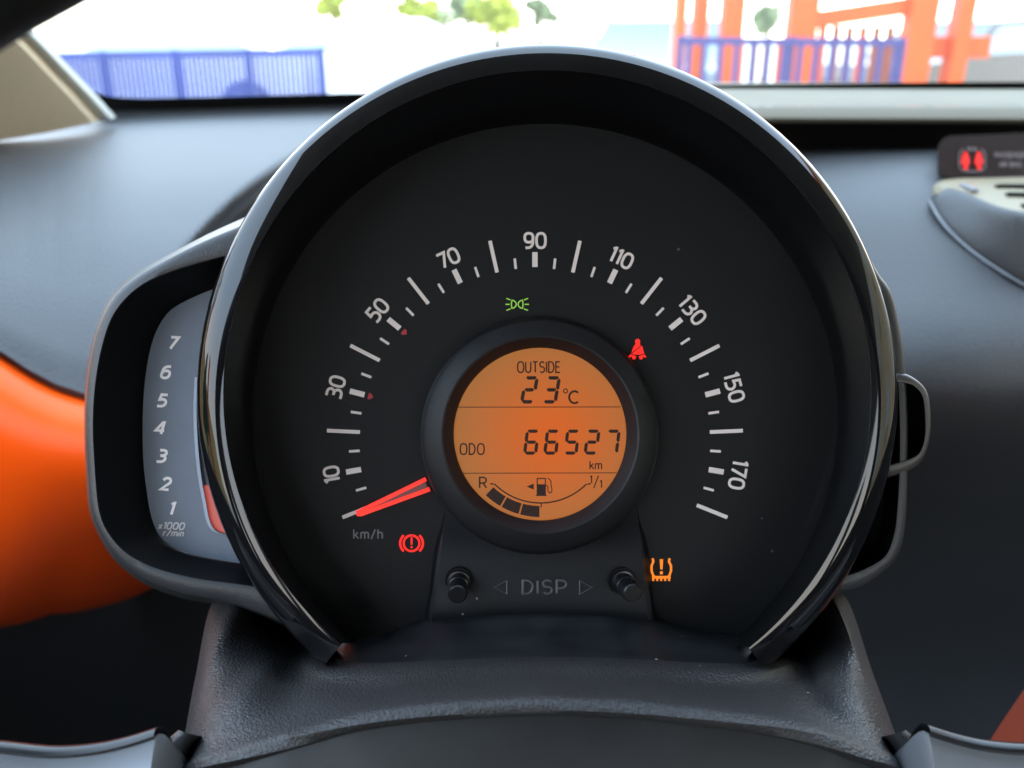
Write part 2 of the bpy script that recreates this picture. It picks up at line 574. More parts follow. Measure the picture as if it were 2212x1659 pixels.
m_blue = vary(mat('blue_fence_paint', (0.012, 0.030, 0.20), 0.5, 0.4), 2.0, 0.85, 1.15)
m_ored = vary(mat('orange_red_steel_paint', (0.62, 0.085, 0.004), 0.5, 0.4), 1.5, 0.9, 1.1)
m_bluer = mat('violet_blue_railing_paint', (0.040, 0.036, 0.16), 0.5, 0.4)
m_car = mat('white_car_paint', (0.80, 0.80, 0.80), 0.2, 0.5, coat=0.5)
m_carb = mat('light_blue_car_paint', (0.09, 0.15, 0.18), 0.2, 0.5, coat=0.5)
m_carg = mat('car_window_glass', (0.30, 0.36, 0.38), 0.1, 0.5)
m_tyre = mat('tyre_rubber', (0.02, 0.02, 0.02), 0.8, 0.2)
m_cream = vary(mat('cream_render', (0.60, 0.50, 0.22), 0.9, 0.1), 0.8, 0.9, 1.1)
m_leaf = vary(mat('yellow_green_leaf', (0.40, 0.43, 0.07), 0.7, 0.2), 3.0, 0.6, 1.4)
m_leafd = vary(mat('grey_green_leaf', (0.24, 0.28, 0.15), 0.7, 0.2), 3.0, 0.6, 1.4)
m_trunk = mat('tree_bark', (0.10, 0.07, 0.05), 0.9, 0.1)
m_peach = mat('peach_board_paint', (0.30, 0.10, 0.05), 0.7, 0.2)
m_dark_car = mat('dark_car_paint', (0.02, 0.022, 0.025), 0.25, 0.5, coat=0.4)
m_cream2 = mat('cream_beam_paint', (0.16, 0.15, 0.07), 0.7, 0.2)


def fence(name, a, b, top_a, top_b, n, sw, m, label, base_z, posts=5):
    root = thing(name, label, 'fence', Vector((*a, base_z)), cockpit=False)
    A, B = Vector((*a, 0)), Vector((*b, 0))
    d = (B - A).normalized()
    for i in range(n):
        t = (i + .5) / n
        p = A.lerp(B, t)
        top = top_a + (top_b - top_a) * t
        MB().bar((p.x, p.y, base_z + .06), (p.x, p.y, top - .03), sw, .025, up=Vector((0, 1, 0)) if abs(d.x) > .5 else Vector((1, 0, 0))).build('slat', m, root, 0)
    for k in range(posts):
        t = k / (posts - 1)
        p = A.lerp(B, t)
        top = top_a + (top_b - top_a) * t
        MB().bar((p.x, p.y + .05, base_z), (p.x, p.y + .05, top + .04), .05, .05).build('post', m, root, 0)
    for z in (0.0, None):
        za = top_a if z is None else base_z + .12
        zb = top_b if z is None else base_z + .12
        MB().bar((A.x, A.y + .03, za), (B.x, B.y + .03, zb), .07, .06).build('rail', m, root, 0)
    return root


fa, fb = W(60, 122, 9.0), W(692, 112, 9.0)
fence('slat_fence', (fa.x, 9.0), (fb.x, 9.0), fa.z, fb.z, 60, .031, m_blue, 'blue upright slat fence outside the windscreen at left', GZ)
ra, rb = W(1472, 88, 8.0), W(1955, 92, 8.0)
fence('railing', (ra.x, 8.0), (rb.x, 8.0), ra.z, rb.z, 14, .045, m_bluer, 'violet blue barred railing in front of the orange steel frame', GZ, posts=3)

# orange steel frame
fr = thing('steel_frame', 'bright orange steel portal frame standing outside at right', 'steel frame', (W(1700, 100, 9.5).x, 9.5, GZ), cockpit=False)
def column(px, w, Y=9.5, lean=0.0):
    x = W(px, 80, Y).x
    MB().bar((x, Y, GZ), (x + lean, Y, 4.2), w, .22, up=Vector((0, 1, 0))).build('column', m_ored, fr, 0)
for px, w in ((1466, .10), (1500, .05), (1517, .06), (1578, .20), (1728, .26), (1975, .26), (2065, .15)):
    column(px, w, 9.5, .12 if px > 1900 else 0)
z0 = W(1700, 70, 9.5)
MB().bar((W(1728, 48, 9.6).x, 9.6, W(1728, 48, 9.6).z), (W(1995, 8, 9.6).x, 9.6, W(1995, 8, 9.6).z), .10, .16).build('brace', m_ored, fr, 0)
MB().bar((W(1975, 102, 9.6).x, 9.6, W(1975, 102, 9.6).z), (W(2135, 102, 9.6).x, 9.6, W(2135, 102, 9.6).z), .10, .20).build('crossbeam', m_ored, fr, 0)
MB().bar((W(1460, -60, 9.6).x, 9.6, W(1460, -60, 9.6).z), (W(2300, -60, 9.6).x, 9.6, W(2300, -60, 9.6).z), .20, .30).build('crossbeam', m_ored, fr, 0)
# row of pale orange boards behind the railing
for i in range(12):
    px = 1600 + i * 29
    x = W(px, 100, 10.6).x
    MB().bar((x, 10.6, GZ), (x, 10.6, W(px, 96 - (40 if i > 5 else 0), 10.6).z), .085, .04, up=Vector((0, 1, 0))).build('board', m_ored if i % 3 == 0 else m_peach, fr, 0)


def blob_tree(name, label, x, y, h, r, leafm, n=700, group=None):
    root = thing(name, label, 'tree', (x, y, GZ), cockpit=False, group=group)
    MB().tube([(x, y, GZ), (x + .05, y, GZ + h * .5), (x, y, GZ + h * .8)], [.14, .10, .05], 8).build('trunk', m_trunk, root)
    mb = MB()
    clumps = [(Vector((random.gauss(0, .45), random.gauss(0, .45), random.gauss(0, .4))) * r, random.uniform(.25, .5) * r) for _ in range(11)]
    for i in range(n):
        c, rr = random.choice(clumps)
        v = Vector((random.gauss(0, 1), random.gauss(0, 1), random.gauss(0, 1))).normalized() * rr * random.uniform(.5, 1)
        p = Vector((x, y, GZ + h)) + c + v
        s = random.uniform(.08, .18)
        u = Vector((random.gauss(0, 1), random.gauss(0, 1), random.gauss(0, 1))).normalized()
        w_ = u.orthogonal().normalized()
        mb.poly([p - u * s, p + w_ * s * .5, p + u * s, p - w_ * s * .5])
    mb.build('crown', leafm, root, 0)
    return root


for nm, lb, px, py, Y, r, lm in (
        ('tree', 'grey green tree seen above the hood, left of the yellow tree', 1005, 20, 26, .65, m_leafd),
        ('tree', 'yellow green tree seen just above the hood of the dial', 1070, 22, 25, .75, m_leaf),
        ('tree', 'small yellow green tree left of the hood top', 905, 20, 28, .50, m_leaf),
        ('tree', 'small dark tree seen right of the yellow tree', 1165, 26, 28, .35, m_leafd),
        ('tree', 'grey green tree seen through the orange frame', 1662, 38, 24, .38, m_leafd),
        ('tree', 'tiny yellow tree seen at the upper edge, left of the hood', 718, 5, 28, .42, m_leaf)):
    c = W(px, py, Y)
    blob_tree(nm, lb, c.x, c.y, c.z - GZ, r, lm, group='trees beyond the windscreen')

bm = thing('roof_beam', 'thin cream beam seen above the hood, left of the orange frame', 'beam', (W(1370, 44, 20).x, 20, W(1370, 44, 20).z), cockpit=False)
MB().bar(W(1275, 46, 20), W(1440, 43, 20), .3, .10).build('beam', m_cream2, bm, 0)
for px in (1290, 1425):
    p = W(px, 46, 20)
    MB().bar((p.x, 20.1, GZ), (p.x, 20.1, p.z), .06, .06).build('post', m_cream2, bm, 0)


def small_car(name, label, px, py, Y, m, yaw=0.0, L=3.8, group='cars parked outside'):
    c = W(px, py, Y)
    root = thing(name, label, 'car', (c.x, Y, GZ), cockpit=False, group=group)
    root.rotation_euler.z = yaw
    root['base'] = (0, 0, 0)
    prof = [(-.5, .30), (-.5, .62), (-.44, .80), (-.22, .88), (-.06, 1.30), (.22, 1.36), (.40, .98), (.5, .86), (.5, .30)]
    rows = []
    for s, k in ((-.82, .0), (-.78, 1), (.78, 1), (.82, 0)):
        rows.append([Vector((a * L, s * (.82 if z > 1 else 1), z)) for a, z in prof])
    b = MB().grid(rows)
    b.poly(list(reversed(rows[0])))
    b.poly(rows[-1])
    b.build('body', m, root, 30, .03)
    gl = [(-.18, .92), (-.05, 1.25), (.21, 1.30), (.34, .98)]
    for s in (-1, 1):
        MB().poly([Vector((a * L, s * .80 * (.84 if z > 1 else 1.01) + s * .02, z)) for a, z in gl]).build('side_window', m_carg, root, 0)
        for a in (-.31, .31):
            MB().tube([(a * L, s * .70, .31), (a * L, s * .85, .31)], .31, 20).build('wheel', m_tyre, root)
    return root


small_car('parked_car', 'pale silver car parked behind the blue slat fence', 330, 130, 12.5, m_car, 0.2)
small_car('parked_car', 'white car parked behind the open end of the blue fence', 760, 110, 13.5, m_car, -0.3)
small_car('parked_car', 'light blue car parked left of the orange frame', 1440, 115, 11.5, m_carb, 1.3)
small_car('parked_car', 'dark car parked beyond the orange frame at far right', 2070, 150, 12.5, m_dark_car, 0.4)

# the yard beside the driver's window (mirrored in the gloss ring)
yw = thing('yard_wall', 'cream rendered wall beside the driver window with orange posts', 'wall', (-6.0, 0, GZ), cockpit=False)
MB().box((-6.2, -5.0, GZ), (-6.0, 4.0, 0.9)).build('wall_body', m_cream, yw, 0)
for y in (-2.6, .3, 2.6):
    MB().box((-5.98, y - .22, GZ), (-5.75, y + .22, 1.6)).build('post', m_ored, yw, 0)
m_hedge = vary(mat('deep_green_leaf', (0.02, 0.10, 0.035), .7, .2), 3, .6, 1.4)
blob_tree('tree', 'deep green tree beyond the driver window wall', -8.5, 1.0, 2.6, 1.8, m_hedge, 1100)
blob_tree('bush', 'deep green bush in front of the driver window wall', -5.0, -1.2, 1.3, .8, m_hedge, 700)

hs = thing('warm_fill_house', 'unseen cream building added beyond the passenger window for warm light', 'building', (9.0, 0, GZ), cockpit=False)  # out of view, added to hide the sky and warm the right side
MB().box((9.0, -9.0, GZ), (14.0, 6.5, 6.5)).build('wall_body', vary(mat('warm_render', (0.42, 0.33, 0.21), .9, .1), .7, .9, 1.1), hs, 0)
MB().box((8.7, -9.3, 6.5), (14.3, 6.8, 6.8)).build('roof', m_ored, hs, 0)
for y in (-6.5, -3.0, .5, 4.0):
    for z in (.0, 3.0):
        w_ = MB().box((8.95, y - .7, z), (8.995, y + .7, z + 1.5)).build('window', m_carg, hs, 0)
        MB().box((8.90, y - .8, z - .12), (8.96, y + .8, z - .02)).build('sill', m_cream2, w_, 0)

# =====================================================================================================
#  CAR BODY AROUND THE COCKPIT (roof, doors, rear) - what keeps the cabin dim
# =====================================================================================================
cab = MB()
cab.box((-.36, -1.8, .30), (.84, .26, .36))                  # roof
cab.build('headliner', MT['headliner'], None, 0)['kind'] = 'structure'
def door_side(x0, x1, nm):
    d = MB()
    d.box((x0, -1.8, GZ + .25), (x1, 1.2, -.17))                # below the window
    d.box((x0, -.86, -.169), (x1, -.72, .299))                  # pillar behind the front window
    d.box((x0, -1.8, -.169), (x1, -.861, -.09))
    d.box((x0, -1.8, -.089), (x1, -1.56, .299))
    return structure(d.build(nm, MT['cabin'], None, 0))
door_side(-.64, -.585, 'door_side')
door_side(1.045, 1.10, 'door_far_side')
rw = MB()
rw.box((-.58, -1.80, GZ + .25), (1.04, -1.75, -.06))
structure(rw.build('cabin_rear_wall', MT['cabin'], None, 0))
structure(MB().box((-.58, -1.74, GZ + .2), (1.04, 1.2, GZ + .25)).build('cabin_floor', MT['cabin'], None, 0))
structure(MB().box((-.58, 1.0, GZ + .25), (1.04, 1.05, -.16)).build('bulkhead', MT['dark'], None, 0))
seat = MB()
seat.box((-.28, -.95, GZ + .5), (.30, -.75, -.02))
seat.box((-.13, -.93, -.019), (.15, -.80, .17))
structure(seat.build('seat_back', MT['cabin'], None, 0, .03))

# =====================================================================================================
#  WINDSCREEN, PILLAR
# =====================================================================================================
def wd(py):
    return .80 - (215 - py) / 215 * .16

ws = thing('windscreen', 'clear raked windscreen with black border above the dashboard', 'windscreen', P(1100, 200, wd(200)))
rows = []
for py in (216, 100, -20, -200, -420):
    rows.append([P(px, py, wd(py)) for px in (90 + (py - 216) * -.9 * -1, 700, 1300, 2000, 2700)])
MB().grid(rows).build('glass', MT['glass'], ws)
# black printed border, rounded at the lower left corner
inner = [(60, 58), (120, 118), (152, 158), (185, 189), (225, 206), (285, 212), (400, 211), (700, 203), (1000, 196), (1500, 184), (1900, 179), (2400, 176)]
outer = [(20, 30), (95, 108), (135, 150), (190, 212), (228, 246), (280, 243), (400, 236), (700, 222), (1000, 214), (1500, 204), (1900, 196), (2400, 192)]
ii = cr([(x, y, 0) for x, y in inner], 90)
oo = cr([(x, y, 0) for x, y in outer], 90)
mb = MB()
r1 = [P(p.x, p.y, wd(p.y) - .003) for p in ii]
r2 = [P(p.x, p.y, wd(p.y) - .003) for p in oo]
mb.grid([r1, r2, [p + Vector((0, .006, 0)) for p in r2], [p + Vector((0, .006, 0)) for p in r1]], close_v=True)
mb.build('black_border', MT['dark'], ws)

pl = thing('windscreen_pillar', 'beige trimmed windscreen pillar at the upper left', 'pillar', P(100, 250, .74))
ed = [(245, 258), (198, 205), (150, 155), (98, 100), (45, 48), (-60, -60)]
rows = [[], [], [], [], [], []]
for (x, y) in ed:
    dd = .755 - (258 - y) * .0006
    rows[0].append(P(x - 22, y, dd + .02))
    rows[1].append(P(x - 30, y + 3, dd - .004))
    rows[2].append(P(x - 44, y + 8, dd - .014))
    rows[3].append(P(x - 150, y + 30, dd - .035))
    rows[4].append(P(x - 330, y + 60, dd - .05))
    rows[5].append(P(x - 700, y + 90, dd - .02))
MB().grid([cr(r, 12) for r in rows]).build('pillar_trim', MT['beige'], pl, 50)
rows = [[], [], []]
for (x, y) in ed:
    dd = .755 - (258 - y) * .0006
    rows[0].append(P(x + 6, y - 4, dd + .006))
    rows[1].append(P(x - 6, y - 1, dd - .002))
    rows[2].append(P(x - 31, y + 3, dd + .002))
MB().grid([cr(r, 12) for r in rows]).build('lit_edge_strip', MT['lit_edge'], pl, 60)

# =====================================================================================================
#  DASHBOARD
# =====================================================================================================
dash = thing('dashboard', 'grained blue grey dashboard behind the round dial', 'dashboard', P(1106, 900, .5))

def lerp_table(t, tab):
    for (a, va), (b, vb) in zip(tab, tab[1:]):
        if t <= b:
            k = (t - a) / (b - a)
            return va + (vb - va) * max(0, k)
    return tab[-1][1]

def sstep(a, b, x):
    t = max(0, min(1, (x - a) / (b - a)))
    return t * t * (3 - 2 * t)

topL = [(-900, 330), (-300, 292), (0, 262), (230, 240), (450, 226), (700, 213), (1000, 201), (1320, 193)]
botL = [(-900, 420), (-300, 560), (-120, 690), (0, 757), (60, 797), (120, 829), (190, 853), (400, 905), (700, 960), (1320, 1050)]
depL = cr([(0, .815, 0), (.03, .80, 0), (.10, .70, 0), (.22, .60, 0), (.40, .52, 0), (.62, .465, 0), (.85, .435, 0), (1.0, .425, 0)], 60)
depLt = [(p.x, p.y) for p in depL]
rows = []
NU, NV = 220, 130
for j in range(NV + 1):
    v = j / NV
    row = []
    for i in range(NU + 1):
        px = -900 + 2220 * i / NU
        y0, y1 = lerp_table(px, topL), lerp_table(px, botL)
        py = y0 + (y1 - y0) * v
        d = lerp_table(v, depLt)
        rr = math.hypot(px - 1100, py - 1100)         # the hollow scooped out for the instrument
        d += .030 * (1 - sstep(866, 904, rr)) + .16 * (1 - sstep(780, 872, rr))
        row.append(P(px, py, d))
    rows.append(row)
# rolled lower edge going under
edge = rows[-1]
rows.append([p + Vector((0, .006, -.004)) for p in edge])
rows.append([p + Vector((0, .03, -.006)) for p in edge])
rows.append([p + Vector((0, .25, -.002)) for p in edge])
MB().grid(rows).build('driver_side_top', MT['dash'], dash, 50)

# passenger side: pale top shelf, its lip, the dark gap below, then the fascia
def prow(pairs, d, bow=0.0):
    return [P(x, y, d + bow * ((x - 1900) / 800) ** 2) for x, y in pairs]
xs = [1150, 1400, 1700, 1950, 2212, 2600, 3000]
def yy(y, slope=0.0):
    return [(x, y + (x - 1900) * slope) for x in xs]
shelf = [prow(yy(178), .84), prow(yy(200), .74), prow(yy(221), .665), prow(yy(226), .655), prow(yy(229, .002), .651)]
MB().grid([cr(r, 30) for r in shelf]).build('top_shelf', MT['shelf'], dash, 60)
lip = [prow(yy(229.5, .002), .6505), prow(yy(233, .002), .6485), prow(yy(256, .004), .6485), prow(yy(262, .004), .651), prow(yy(266, .004), .66)]
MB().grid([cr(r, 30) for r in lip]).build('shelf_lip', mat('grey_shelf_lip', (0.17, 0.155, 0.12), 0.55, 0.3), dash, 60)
gap_rows = [prow(yy(266, .004), .662), prow(yy(262, .004), .80), prow(yy(318, .004), .80), prow(yy(322, .004), .70)]
MB().grid([cr(r, 30) for r in gap_rows]).build('tray_recess', MT['dark'], dash, 30)
fas = []
for y, d in ((318, .705), (324, .665), (340, .63), (370, .60), (450, .565), (600, .532), (720, .512), (820, .507), (920, .522), (1040, .570), (1200, .665), (1450, .82), (1700, .89)):
    fas.append([P(x, y, d + (.05 * (1 - sstep(1500, 2150, x)))) for x in (1300, 1500, 1700, 1850, 2000, 2120, 2212, 2400, 2800)])
fas = [cr(r, 60) for r in fas]
fas = list(map(list, zip(*[cr(c, 90) for c in zip(*fas)])))
MB().grid(fas).build('fascia', MT['dash'], dash, 60)

# air vent pod on the fascia
vp = [(2009, 432), (2012, 408), (2030, 392), (2060, 386), (2130, 384), (2212, 382), (2500, 380)]
vb = [(2009, 432), (2024, 460), (2052, 497), (2100, 541), (2160, 583), (2230, 624), (2500, 760)]
vt = cr([(x, y, 0) for x, y in vp], 40)
vbm = cr([(x, y, 0) for x, y in vb], 40)
lipc = [(2022, 424), (2040, 412), (2070, 416), (2115, 435), (2160, 452), (2212, 463), (2500, 500)]
vl = cr([(x, y, 0) for x, y in lipc], 40)
top_back = [P(p.x, p.y, .590) for p in vt]
def fas_d(y):
    return lerp_table(y, [(370, .60), (450, .567), (600, .532), (760, .508)])
lip_row = [P(p.x, p.y, .566 - .044 * sstep(0, 16, i)) for i, p in enumerate(vl)]
lip_in = [P(p.x + 3, p.y - 5, .570 - .044 * sstep(0, 16, i)) for i, p in enumerate(vl)]
bot_row = [P(p.x, p.y, fas_d(p.y) - .0035) for p in vbm]
bot_back = [P(p.x - 2, p.y + 2, fas_d(p.y) + .02) for p in vbm]
body_rows = []
for i in range(40):
    c = cr([lip_in[i], lip_row[i], lip_row[i].lerp(bot_row[i], .5) + Vector((0, -.003, .001)), bot_row[i] + Vector((0, -.001, .001)), bot_row[i] + Vector((0, .002, -.001)), bot_back[i]], 20)
    body_rows.append(c)
vent = MB().grid(body_rows).build('vent_housing', MT['dash'], dash, 50)
tops = MB()
tops.grid([lip_in, [a.lerp(b, .5) + Vector((0, 0, .002)) for a, b in zip(lip_in, top_back)], top_back])
tops.build('vent_top', MT['vent_warm_lit'], vent, 50)
# slots of the vent: dark openings sunk between pale slats
for (x0, y0, x1, y1, w) in ((2150, 404, 2500, 404, 11), (2172, 424, 2500, 430, 16), (2205, 447, 2500, 466, 14)):
    d0, d1 = (.568, .568) if y0 < 410 else ((.554, .554) if y0 < 430 else (.538, .538))
    s = MB()
    a, b = P(x0, y0, d0 - .004), P(x1, y1, d1 - .004)
    s.bar(a, b, .006, w * .53 / F)
    s.build('vent_slot', MT['dark'], vent, 0, .0008)
s = MB().bar(P(2078, 399, .570), P(2108, 412, .556), .004, .0022).build('vent_slat', MT['silver'], vent, 0, .0005)
# bright seam round the vent pod
sm = MB()
sm.tube([P(p.x - 1, p.y + 1, fas_d(p.y) - .0035) for p in vbm], .0008, 8)
sm.build('seam_piping', MT['silver'], dash)

# smoked panel with the passenger belt lamps
ind = MB()
pin = [(2026, 372), (2026, 318), (2034, 302), (2050, 294), (2200, 288), (2500, 284), (2500, 382), (2200, 384), (2040, 382)]
f_ = [P(x, y, .592) for x, y in pin]
b_ = [P(x, y, .64) for x, y in pin]
ind.poly(f_)
ind.grid([f_ + [f_[0]], b_ + [b_[0]]])
indp = ind.build('indicator_panel', MT['indic'], dash, 30, .001)
m_lab = mat('grey_panel_print', (0.16, 0.13, 0.13), 0.6, 0.2)
o = MB()
o.stroke([(2076, 325), (2072, 335), (2072, 360), (2078, 368), (2090, 370), (2110, 370), (2122, 368), (2128, 360), (2128, 335), (2124, 325), (2118, 322)], 2.4, .5905)
o.stroke([(2082, 322), (2076, 325)], 2.4, .5905)
text(o, 'REAR', 2100, 322, 9, 1.6, .5904)
o.build('icon_frame', m_lab, indp, 0)
for cx in (2085, 2114):
    o = MB()
    o.flat([(cx - 2, 328), (cx + 3, 328), (cx + 7, 338), (cx + 10, 351), (cx + 5, 356), (cx + 6, 366), (cx - 3, 366), (cx - 4, 356), (cx - 9, 352), (cx - 6, 338)], .5906)
    o.build('belt_lamp', MT['red'], indp, 0)
o = MB()
text(o, 'PASSENGER', 2184, 335, 13, 2.0, .5905, gap=.18)
text(o, 'AIR BAG', 2182, 355, 13, 2.0, .5904, gap=.2)
o.build('lettering', m_lab, indp, 0)

# dark lower panel under the dash
low = [[P(x, y, d) for x in (-900, 0, 600, 1200, 1800, 2400, 3200)] for y, d in ((800, .90), (1100, .88), (1500, .90), (2000, .95))]
MB().grid(low).build('lower_panel', MT['dark'], dash, 50)

# =====================================================================================================
#  ORANGE TRIM (door side at left, console side at right)
# =====================================================================================================
tr = thing('trim_panel', 'bulging bright orange trim panel left of the tachometer', 'trim panel', P(-100, 1100, .42))
topc = cr([(-420, 520, 0), (-200, 640, 0), (-80, 705, 0), (0, 757, 0), (60, 797, 0), (120, 829, 0), (190, 853, 0), (260, 872, 0)], 40)
rows = [[] for _ in range(7)]
for k, p in enumerate(topc):
    rows[0].append(P(p.x, p.y - 6, .470))
    rows[1].append(P(p.x, p.y + 2, .436))
    rows[2].append(P(p.x - 6, p.y + 22, .424))
    rows[3].append(P(p.x - 14, p.y + 52, .416))
sec = []
for k, p in enumerate(topc):
    t = k / 39
    # the panel swells, then turns under and away
    h_ = 1.13 - .36 * t * t
    e1 = P(p.x - 16 - 6 * t, p.y + 150 * h_, .407 + .006 * t)
    e2 = P(p.x - 30 - 20 * t, p.y + 290 * h_, .420 + .022 * t)
    e3 = P(p.x - 50 - 40 * t, p.y + 400 * h_, .456 + .035 * t)
    e4 = P(p.x - 70 - 50 * t, p.y + 490 * h_, .520 + .045 * t)
    e5 = P(p.x - 80 - 55 * t, p.y + 550 * h_, .620 + .05 * t)
    e6 = P(p.x - 90 - 60 * t, p.y + 590 * h_, .760 + .05 * t)
    sec.append(cr([rows[0][k], rows[1][k], rows[2][k], rows[3][k], e1, e2, e3, e4, e5, e6], 48))
# right flank rolls away into the dark
last = sec[-1]
flank = []
for s_ in range(1, 9):
    a = s_ / 8
    flank.append([q + Vector((.045 * math.sin(a * math.pi / 2), .12 * (1 - math.cos(a * math.pi / 2)) + .015 * a, -.004 * a)) for q in last])
MB().grid(sec + flank).build('trim_skin', MT['orange'], tr, 60)

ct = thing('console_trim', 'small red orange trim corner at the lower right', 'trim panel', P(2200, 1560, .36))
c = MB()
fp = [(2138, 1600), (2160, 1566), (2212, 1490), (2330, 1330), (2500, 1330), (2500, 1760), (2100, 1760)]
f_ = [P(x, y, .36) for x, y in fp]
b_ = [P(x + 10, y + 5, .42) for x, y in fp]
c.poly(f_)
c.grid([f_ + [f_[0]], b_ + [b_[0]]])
c.build('trim_skin', mat('shaded_orange_trim', (0.30, 0.045, 0.02), 0.5, 0.3), ct, 30, .002)  # orange trim, its shade put into the darker red base

# =====================================================================================================
#  INSTRUMENT CLUSTER
# =====================================================================================================
cl = thing('instrument_cluster', 'round gloss black instrument cluster with amber display and side pods', 'instrument cluster', P(1170, 1420, .262))

A0, A1 = -51.5, 230.5                 # the hood ring is open at the bottom
def ring_row(cx, cy, r, d, n=150, a0=A0, a1=A1, rz=1.0):
    return [P(cx + r * math.cos(math.radians(a0 + (a1 - a0) * i / n)), cy - r * rz * math.sin(math.radians(a0 + (a1 - a0) * i / n)), d) for i in range(n + 1)]

RC = (1182, 852)
prof = [(738, .300, 8), (752, .266, 3)]
lip_pts = [(700.0, .23665)]
for i in range(22):
    t = (i + .5) / 22
    th = 6 * t / .24 if t < .24 else (6 + 36 * ((t - .24) / .56) if t < .80 else 42 + 42 * ((t - .80) / .20) ** 1.3)
    dr = 53.0 / 22 if t < .80 else 53.0 / 22 * .9
    lip_pts.append((lip_pts[-1][0] + dr, lip_pts[-1][1] + math.tan(math.radians(th)) * dr * .0001202))
ks = (757 - 700) / (lip_pts[-1][0] - 700)
prof += [(700 + (r - 700) * ks, d, 0) for r, d in reversed(lip_pts)]
prof += [(698.8, .2369, 0), (697.5, .2376, 0), (697, .2390, 0)]
rows = [ring_row(RC[0], RC[1] + off, r, d) for r, d, off in prof]
mb = MB().grid(rows)
hood = mb.build('hood_ring', MT['gloss'], cl, 35)
# cut ends of the ring
for k in (0, -1):
    e = MB()
    pts = [r[k] for r in rows]
    e.poly(pts if k == 0 else list(reversed(pts)))
    e.build('hood_end', MT['gloss'], hood, 0)
# matt inside of the hood
wall_rows = [ring_row(*RC, 697, .2390), ring_row(1181.5, 860, 686, .2425), ring_row(1180.5, 872, 671, .2480), ring_row(1179, 886, 653, .2550), ring_row(1177.4, 897, 637, .2625), ring_row(1177, 900, 632.5, .2650), ring_row(1177, 902, 630, .2670)]
MB().grid(wall_rows).build('hood_inside', MT['hoodwall'], cl, 60)

# dial: slightly dished disc
DD = .2650
mb = MB()
rings = [[P(1177 + 636 * t * math.cos(2 * math.pi * i / 120), 900 - 636 * t * math.sin(2 * math.pi * i / 120), DD) for i in range(120)] for t in (.02, .2, .4, .6, .8, .86, .90, .94, .97, 1.0)]
mb.grid(rings, close_u=True)
mb.poly(list(reversed(rings[0])))
MB.build(mb, 'dial_face', MT['dial'], cl, 40)
# clear lens over the dial, domed a little
rings = [[P(1177 + 628 * t * math.cos(2 * math.pi * i / 96), 899 - 628 * t * math.sin(2 * math.pi * i / 96), .2642 - .0058 * t * t) for i in range(96)] for t in (.405, .5, .6, .7, .8, .9, .995)]
MB().grid(rings, close_u=True).build('dial_lens', MT['lens'], cl, 60)

# scale
DP = DD - .0003
TC = (1155.5, 950.0)
def tp(deg, r):
    a = math.radians(deg)
    return TC[0] + r * 1.006 * math.sin(a), TC[1] - r * .985 * math.cos(a)
STEP = 112.4 / 90.0
for v in range(0, 181, 5):
    deg = (v - 90) * STEP
    if v % 20 == 0:
        r0, r1, w = 376, 447, 8.0
    elif v % 10 == 0:
        r0, r1, w = 379, 411.5, 11.6
    else:
        r0, r1, w = 377, 400, 5.4
    MB().stroke([tp(deg, r0), tp(deg, r1)], w, DP).build('tick_mark', MT['print'], cl, 0)
for v in range(10, 171, 20):
    deg = (v - 90) * STEP
    r = 437 + 6 * abs(math.sin(math.radians(deg)))
    x, y = tp(deg, r)
    text(MB(), str(v), x, y, 37, 5.8, DP, deg, gap=.22 if v < 100 else .26).build('scale_numeral', MT['print'], cl, 0)
for v in (30, 50):
    deg = (v - 90) * STEP
    p = [tp(deg - 1.0, 371), tp(deg + 1.0, 371), tp(deg + 1.1, 366), tp(deg, 359), tp(deg - 1.1, 366)]
    MB().flat(p, DP).build('limit_mark', MT['redprint'], cl, 0)
text(MB(), 'km/h', 795, 1154, 22, 3.2, DP, gap=.28, sx=1.12).build('unit_lettering', mat('dim_print', (0.20, 0.19, 0.19), .6, .2), cl, 0)

# centre bezel (raised cone round the display) and the button panel
BC = (1167, 941)
def circ(cx, cy, r, d, n=120):
    return [P(cx + r * math.cos(2 * math.pi * i / n), cy - r * math.sin(2 * math.pi * i / n), d) for i in range(n)]
bz = [circ(1165.5, 941.5, 257.5, .2649), circ(1165.5, 941.5, 256, .2600), circ(1165.5, 941.5, 254, .2588), circ(1166, 941, 248, .2578), circ(1167, 939, 214, .2560), circ(1167, 939, 210, .2562), circ(1167, 938, 190, .2592), circ(1166.6, 937.8, 186.5, .2600), circ(1166.6, 937.8, 186.0, .2630)]
MB().grid(bz, close_u=True).build('display_bezel', MT['bezel'], cl, 28)

# LCD
LD = .2612
lcd_c = P(1190, 945, LD)
disc = MB()
disc.poly(list(circ(1166.6, 937.8, 188, LD)))
disc.poly(list(reversed(circ(1166.6, 937.8, 188, LD + .0015))))
lcd = disc.build('lcd_screen', lcd_material(lcd_c, 186 * LD / F), cl, 0)
LP = LD - .00012
def lcd_print(mb, name):
    return mb.build(name, MT['lcdink'], lcd, 0)
lcd_print(text(MB(), 'OUTSIDE', 1164, 793, 26, 3.1, LP, gap=.22, sx=.86), 'lettering')

